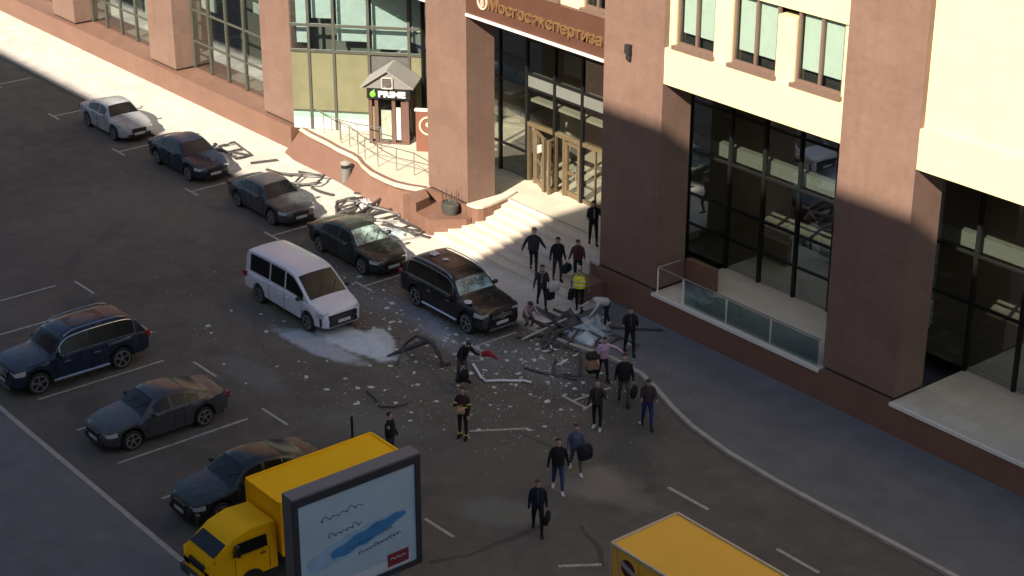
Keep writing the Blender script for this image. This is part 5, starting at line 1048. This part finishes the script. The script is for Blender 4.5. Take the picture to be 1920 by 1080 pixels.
# torn window frames on the sunlit pavement
LWF = [('dark bar at the far left end of the pavement wreckage', (632, 380), (680, 370), .1, .07, (0, 0), None, 0), ('grey bar crossing under the white bundle on the pavement', (631, 388), (668, 402), .09, .06, (0, .05), LTMET, 0), ('dark bar beside the sedan roof on the pavement', (632, 400), (676, 384), .1, .07, (.05, .1), None, 0),
       ('long dark frame side above the sedan on the pavement', (660, 410), (742, 391), .11, .08, (.05, .05), None, 0), ('second long dark frame side lying next to the first', (676, 420), (752, 402), .1, .08, (0, 0), None, 0), ('short dark frame end joining the two long sides', (740, 389), (753, 403), .1, .08, (.03, .02), None, 0),
       ('dark bar pointing at the stair corner on the pavement', (745, 412), (784, 428), .09, .07, (0, 0), None, 0), ('long dark bar lowest on the sunlit pavement', (716, 421), (785, 433), .09, .07, (0, 0), None, .05), ('hooked dark bar end nearest to the stairs on the pavement', (783, 434), (798, 420), .1, .08, (0, .03), None, 0), ('short dark bar stub at the hooked end on the pavement', (786, 413), (797, 421), .09, .07, (.05, .03), None, 0),
       ('pale bar behind the sedan mirror on the pavement', (690, 425), (742, 418), .08, .05, (0, 0), LTMET, 0), ('thin grey bar farthest back on the pavement by the bin', (650, 376), (722, 372), .06, .05, (0, 0), LTMET, 0), ('thin dark bar right of the white bundle on the pavement', (684, 398), (702, 382), .12, .08, (0, .1), None, 0),
       ('pale bar in front of the stair corner on the pavement', (742, 452), (790, 444), .06, .05, (0, 0), LTMET, 0)]
bars(LWF, SW, 'torn window frames on the sunlit pavement')
LW2 = [('dark bar out beyond the graphite sedan on the pavement', (540, 352), (600, 342), .1, .08, (0, 0), None, 0), ('dark bar lying across the pavement beyond the graphite sedan', (500, 318), (548, 330), .1, .08, (0, 0), None, .06), ('long dark bar upmost on the sunlit pavement', (400, 280), (470, 292), .1, .08, (0, 0), None, 0), ('pale bar lying alone far up the pavement', (330, 262), (372, 250), .08, .06, (0, 0), LTMET, 0), ('dark bar at the foot of the angled glass wall', (560, 322), (604, 330), .09, .07, (0, 0), None, 0)]
LW3 = [('dark bar crossing under the white bundle towards the wall', (668, 402), (716, 372), .1, .08, (.1, .16), None, 0), ('bent dark bar right beneath the ramp wall', (700, 386), (756, 398), .1, .08, (0, .02), None, .1), ('thin dark bar close beside the litter bin', (664, 362), (700, 366), .08, .06, (0, 0), None, 0), ('dark bar resting against the foot of the low plinth', (770, 436), (806, 446), .09, .07, (0, 0), None, 0), ('pale twisted strip in the middle of the pavement wreckage', (706, 412), (764, 414), .08, .05, (.05, 0), LTMET, .08),
       ('dark bar beyond the dark blue sedan on the pavement', (470, 306), (520, 300), .1, .08, (0, 0), None, 0), ('bowed dark bar between the graphite sedan and the wall', (585, 352), (626, 366), .1, .08, (0, 0), None, .1), ('black bar crossing the long frame behind the sedan roof', (640, 396), (700, 408), .1, .08, (.14, .08), None, 0)]
bars(LW3, SW, 'torn window frames on the sunlit pavement')
bars(LW2, SW, 'torn window frames on the sunlit pavement')
frame_('twisted dark window frame tilted up at the right end of the pile', G(1072, 634, .22), 1.9, 1.0, R(25), R(12), R(10), .085)
frame_('dark open frame lying flat on the road below the pile', G(1062, 684, .05), 1.5, .9, R(-40), R(4), 0, .08, True)
frame_('dark window frame propped on the lowest step by the crouching woman', G(1030, 606, .22), 2.0, .8, R(8), R(-12), R(4), .085)
frame_('large dark window frame lying on the sunlit pavement above the sedan', G(690, 398, SW + .12), 2.6, .9, R(22), R(7), R(3))
frame_('dark window frame crossed over the bars at the left of the pavement', G(650, 386, SW + .2), 2.0, .8, R(-35), R(9), R(-5))
frame_('broken dark frame lying near the stair corner on the pavement', G(762, 425, SW + .06), 2.0, .6, R(3), R(3), 0, .09, True)
frame_('dark frame lying on the pavement behind the graphite sedan', G(560, 338, SW + .1), 2.2, .9, R(30), R(6), R(-4))
frame_('dark frame lying far up the sunlit pavement beyond the blue sedan', G(440, 282, SW + .08), 2.0, .8, R(-10), R(5), 0)
def crumple(name, label, c, r, hgt, mat, seed, cat='sheet'):
    random.seed(seed); m = MB(); n = 9; vs = []
    for i in range(n):
        for j in range(n):
            u, v = (i / (n - 1) - .5) * 2, (j / (n - 1) - .5) * 2; d = max(abs(u), abs(v))
            vs.append((u * r[0] + random.uniform(-.09, .09) * r[0], v * r[1] + random.uniform(-.09, .09) * r[1], max(.015, hgt * (1 - d) + random.uniform(-.35, .45) * hgt * (1.15 - d))))
    m.add(vs, [(i * n + j, (i + 1) * n + j, (i + 1) * n + j + 1, i * n + j + 1) for i in range(n - 1) for j in range(n - 1)])
    o = m.build(name, mat, None, 25, True); o.location = c; md = o.modifiers.new('thick', 'SOLIDIFY'); md.thickness = .012; o.rotation_euler.z = random.uniform(0, 3); tag(o, label, cat); return o
frame_('thin dark bent frame lying on the right pavement beside the blue sheet', G(1150, 640, SW + .06), 1.7, .7, R(12), R(3), R(2), .07, True)
crumple('glass_sheet', 'crumpled pale blue sheet of crazed glass right of the pile', G(1098, 628, .1), (.85, .55), .28, SHEET, 3)
crumple('glass_sheet', 'bluish crumpled glass film heaped under the bending man', G(1118, 612, .1), (.8, .5), .35, SHEET, 9)
crumple('white_bundle', 'white crumpled bundle among the bars on the sunlit pavement', G(683, 390, SW), (.28, .42), .45, M('white_sheet', (0.55, 0.52, 0.48), 0.8), 5, 'bundle')
crumple('glass_sheet', 'flat shattered pane lying beside the sedan on the pavement', G(722, 436, SW), (.9, .5), .05, SHEET, 13)
crumple('dark_wreckage', 'dark grey crumpled panel on top of the bar pile', G(1066, 606, .1), (.5, .4), .5, BARMET, 17, 'panel')
# small pieces: the largest singly, the crumbs as one mass
random.seed(5)
SHM = []
for k in range(8):
    n = random.choice((4, 5, 5, 6)); poly = [(math.cos(2 * math.pi * i / n + random.uniform(-.3, .3)) * random.uniform(.5, 1), math.sin(2 * math.pi * i / n + random.uniform(-.3, .3)) * random.uniform(.3, .8)) for i in range(n)]
    SHM.append(MB().prism(poly, 0, .12).mesh('glass_piece', SHARD))
def inside(p):
    if p.y > 37.6 and p.x > -54: return False
    return True
cnt = 0
spots_ = [(random.gauss(0, 1), random.gauss(0, 1)) for _ in range(900)]
fields = [((940, 690), (95, 45), 74), ((800, 610), (70, 40), 50), ((1040, 680), (50, 30), 40), ((700, 560), (50, 35), 26), ((960, 760), (120, 45), 26), ((1150, 690), (60, 40), 14), ((760, 720), (90, 40), 26), ((700, 460), (60, 25), 10), ((1000, 600), (60, 30), 40), ((870, 640), (60, 25), 30), ((500, 600), (110, 70), 22)]
pieces = []
for (cx, cy), (sx_, sy_), n in fields:
    for _ in range(n):
        x, y = random.gauss(cx, sx_), random.gauss(cy, sy_)
        if not (120 < x < 1290 and 500 < y < 860): continue
        p = at(x, y, 0)
        if p.y > 37.6: p.z = SW
        if -51.3 < p.x < -45.8 and 35.6 < p.y < 37.9: continue
        if -57.8 < p.x < -52.5 and 35.8 < p.y < 37.9: continue
        if -55.1 < p.x < -49.5 and 31.3 < p.y < 33.6: continue
        if p.y < 26.6: continue
        pieces.append((p, random.choice((.05, .06, .07, .09, .11, .13, .16))))
random.shuffle(pieces); pieces = pieces[:290]
for p, s in pieces:
    o = bpy.data.objects.new('glass_piece', random.choice(SHM)); COL.objects.link(o); o.location = (p.x, p.y, p.z + .004); o.scale = (s, s, min(s, .10)); o.rotation_euler = (random.uniform(-.12, .12), random.uniform(-.12, .12), random.uniform(0, 6.3))
    tag(o, 'small pale piece of broken glass scattered over the road', 'glass piece', 'broken glass scattered over the road')
m = MB()
for _ in range(2600):
    (cx, cy), (sx_, sy_), n = random.choice(fields); x, y = random.gauss(cx, sx_ * 1.2), random.gauss(cy, sy_ * 1.3)
    p = at(x, y, 0); z = SW if p.y > 37.75 else 0.0
    if p.y > 40.2 or p.y < 25: continue
    s = random.uniform(.010, .034); a = random.uniform(0, 6.3); vs = [(p.x + s * math.cos(a + q), p.y + s * math.sin(a + q), z + random.uniform(.003, .02)) for q in (0, 2.1, 4.2)] + [(p.x, p.y, z + .022)]
    m.add(vs, [(0, 1, 2), (0, 1, 3), (1, 2, 3), (2, 0, 3)])
for _ in range(1500):
    X, Y = random.uniform(-82, -54), random.uniform(37.9, 40.6); s = random.uniform(.01, .05); a = random.uniform(0, 6.3); vs = [(X + s * math.cos(a + q), Y + s * math.sin(a + q), SW + random.uniform(.003, .02)) for q in (0, 2.1, 4.2)] + [(X, Y, SW + .022)]
    m.add(vs, [(0, 1, 2), (0, 1, 3), (1, 2, 3), (2, 0, 3)])
struct(m.build('glass_crumbs', SHARD), 'stuff')
# pieces lying on the SUV and the sedan
for lab, c, s, tilt in (('large pale glass piece lying on the SUV wing', (-46.95, 35.98, 1.165), .26, .02), ('pale flat piece lying on the rear of the SUV roof', (-50.0, 36.75, 1.885), .38, 0), ('pale glass piece lying on the middle of the SUV roof', (-49.2, 36.7, 1.885), .24, 0), ('pale glass piece lying on the sedan bonnet', (-53.6, 36.6, .90), .16, .1)):
    o = bpy.data.objects.new('glass_piece', random.choice(SHM)); COL.objects.link(o); o.location = c; o.scale = (s, s, .08); o.rotation_euler = (0, tilt, random.uniform(0, 6)); tag(o, lab, 'glass piece')
pst = G(661, 823, 0); o = MB().loft([[(r_ * math.cos(2 * math.pi * q / 10), r_ * math.sin(2 * math.pi * q / 10), z) for q in range(10)] for r_, z in ((.12, 0), (.12, .03), (.045, .04), (.045, .78), (.05, .80), (.02, .84))]).build('bollard', DARKMET, None, 40, True); o.location = pst; tag(o, 'thin dark bollard standing beyond the yellow van', 'bollard')
cleanup()
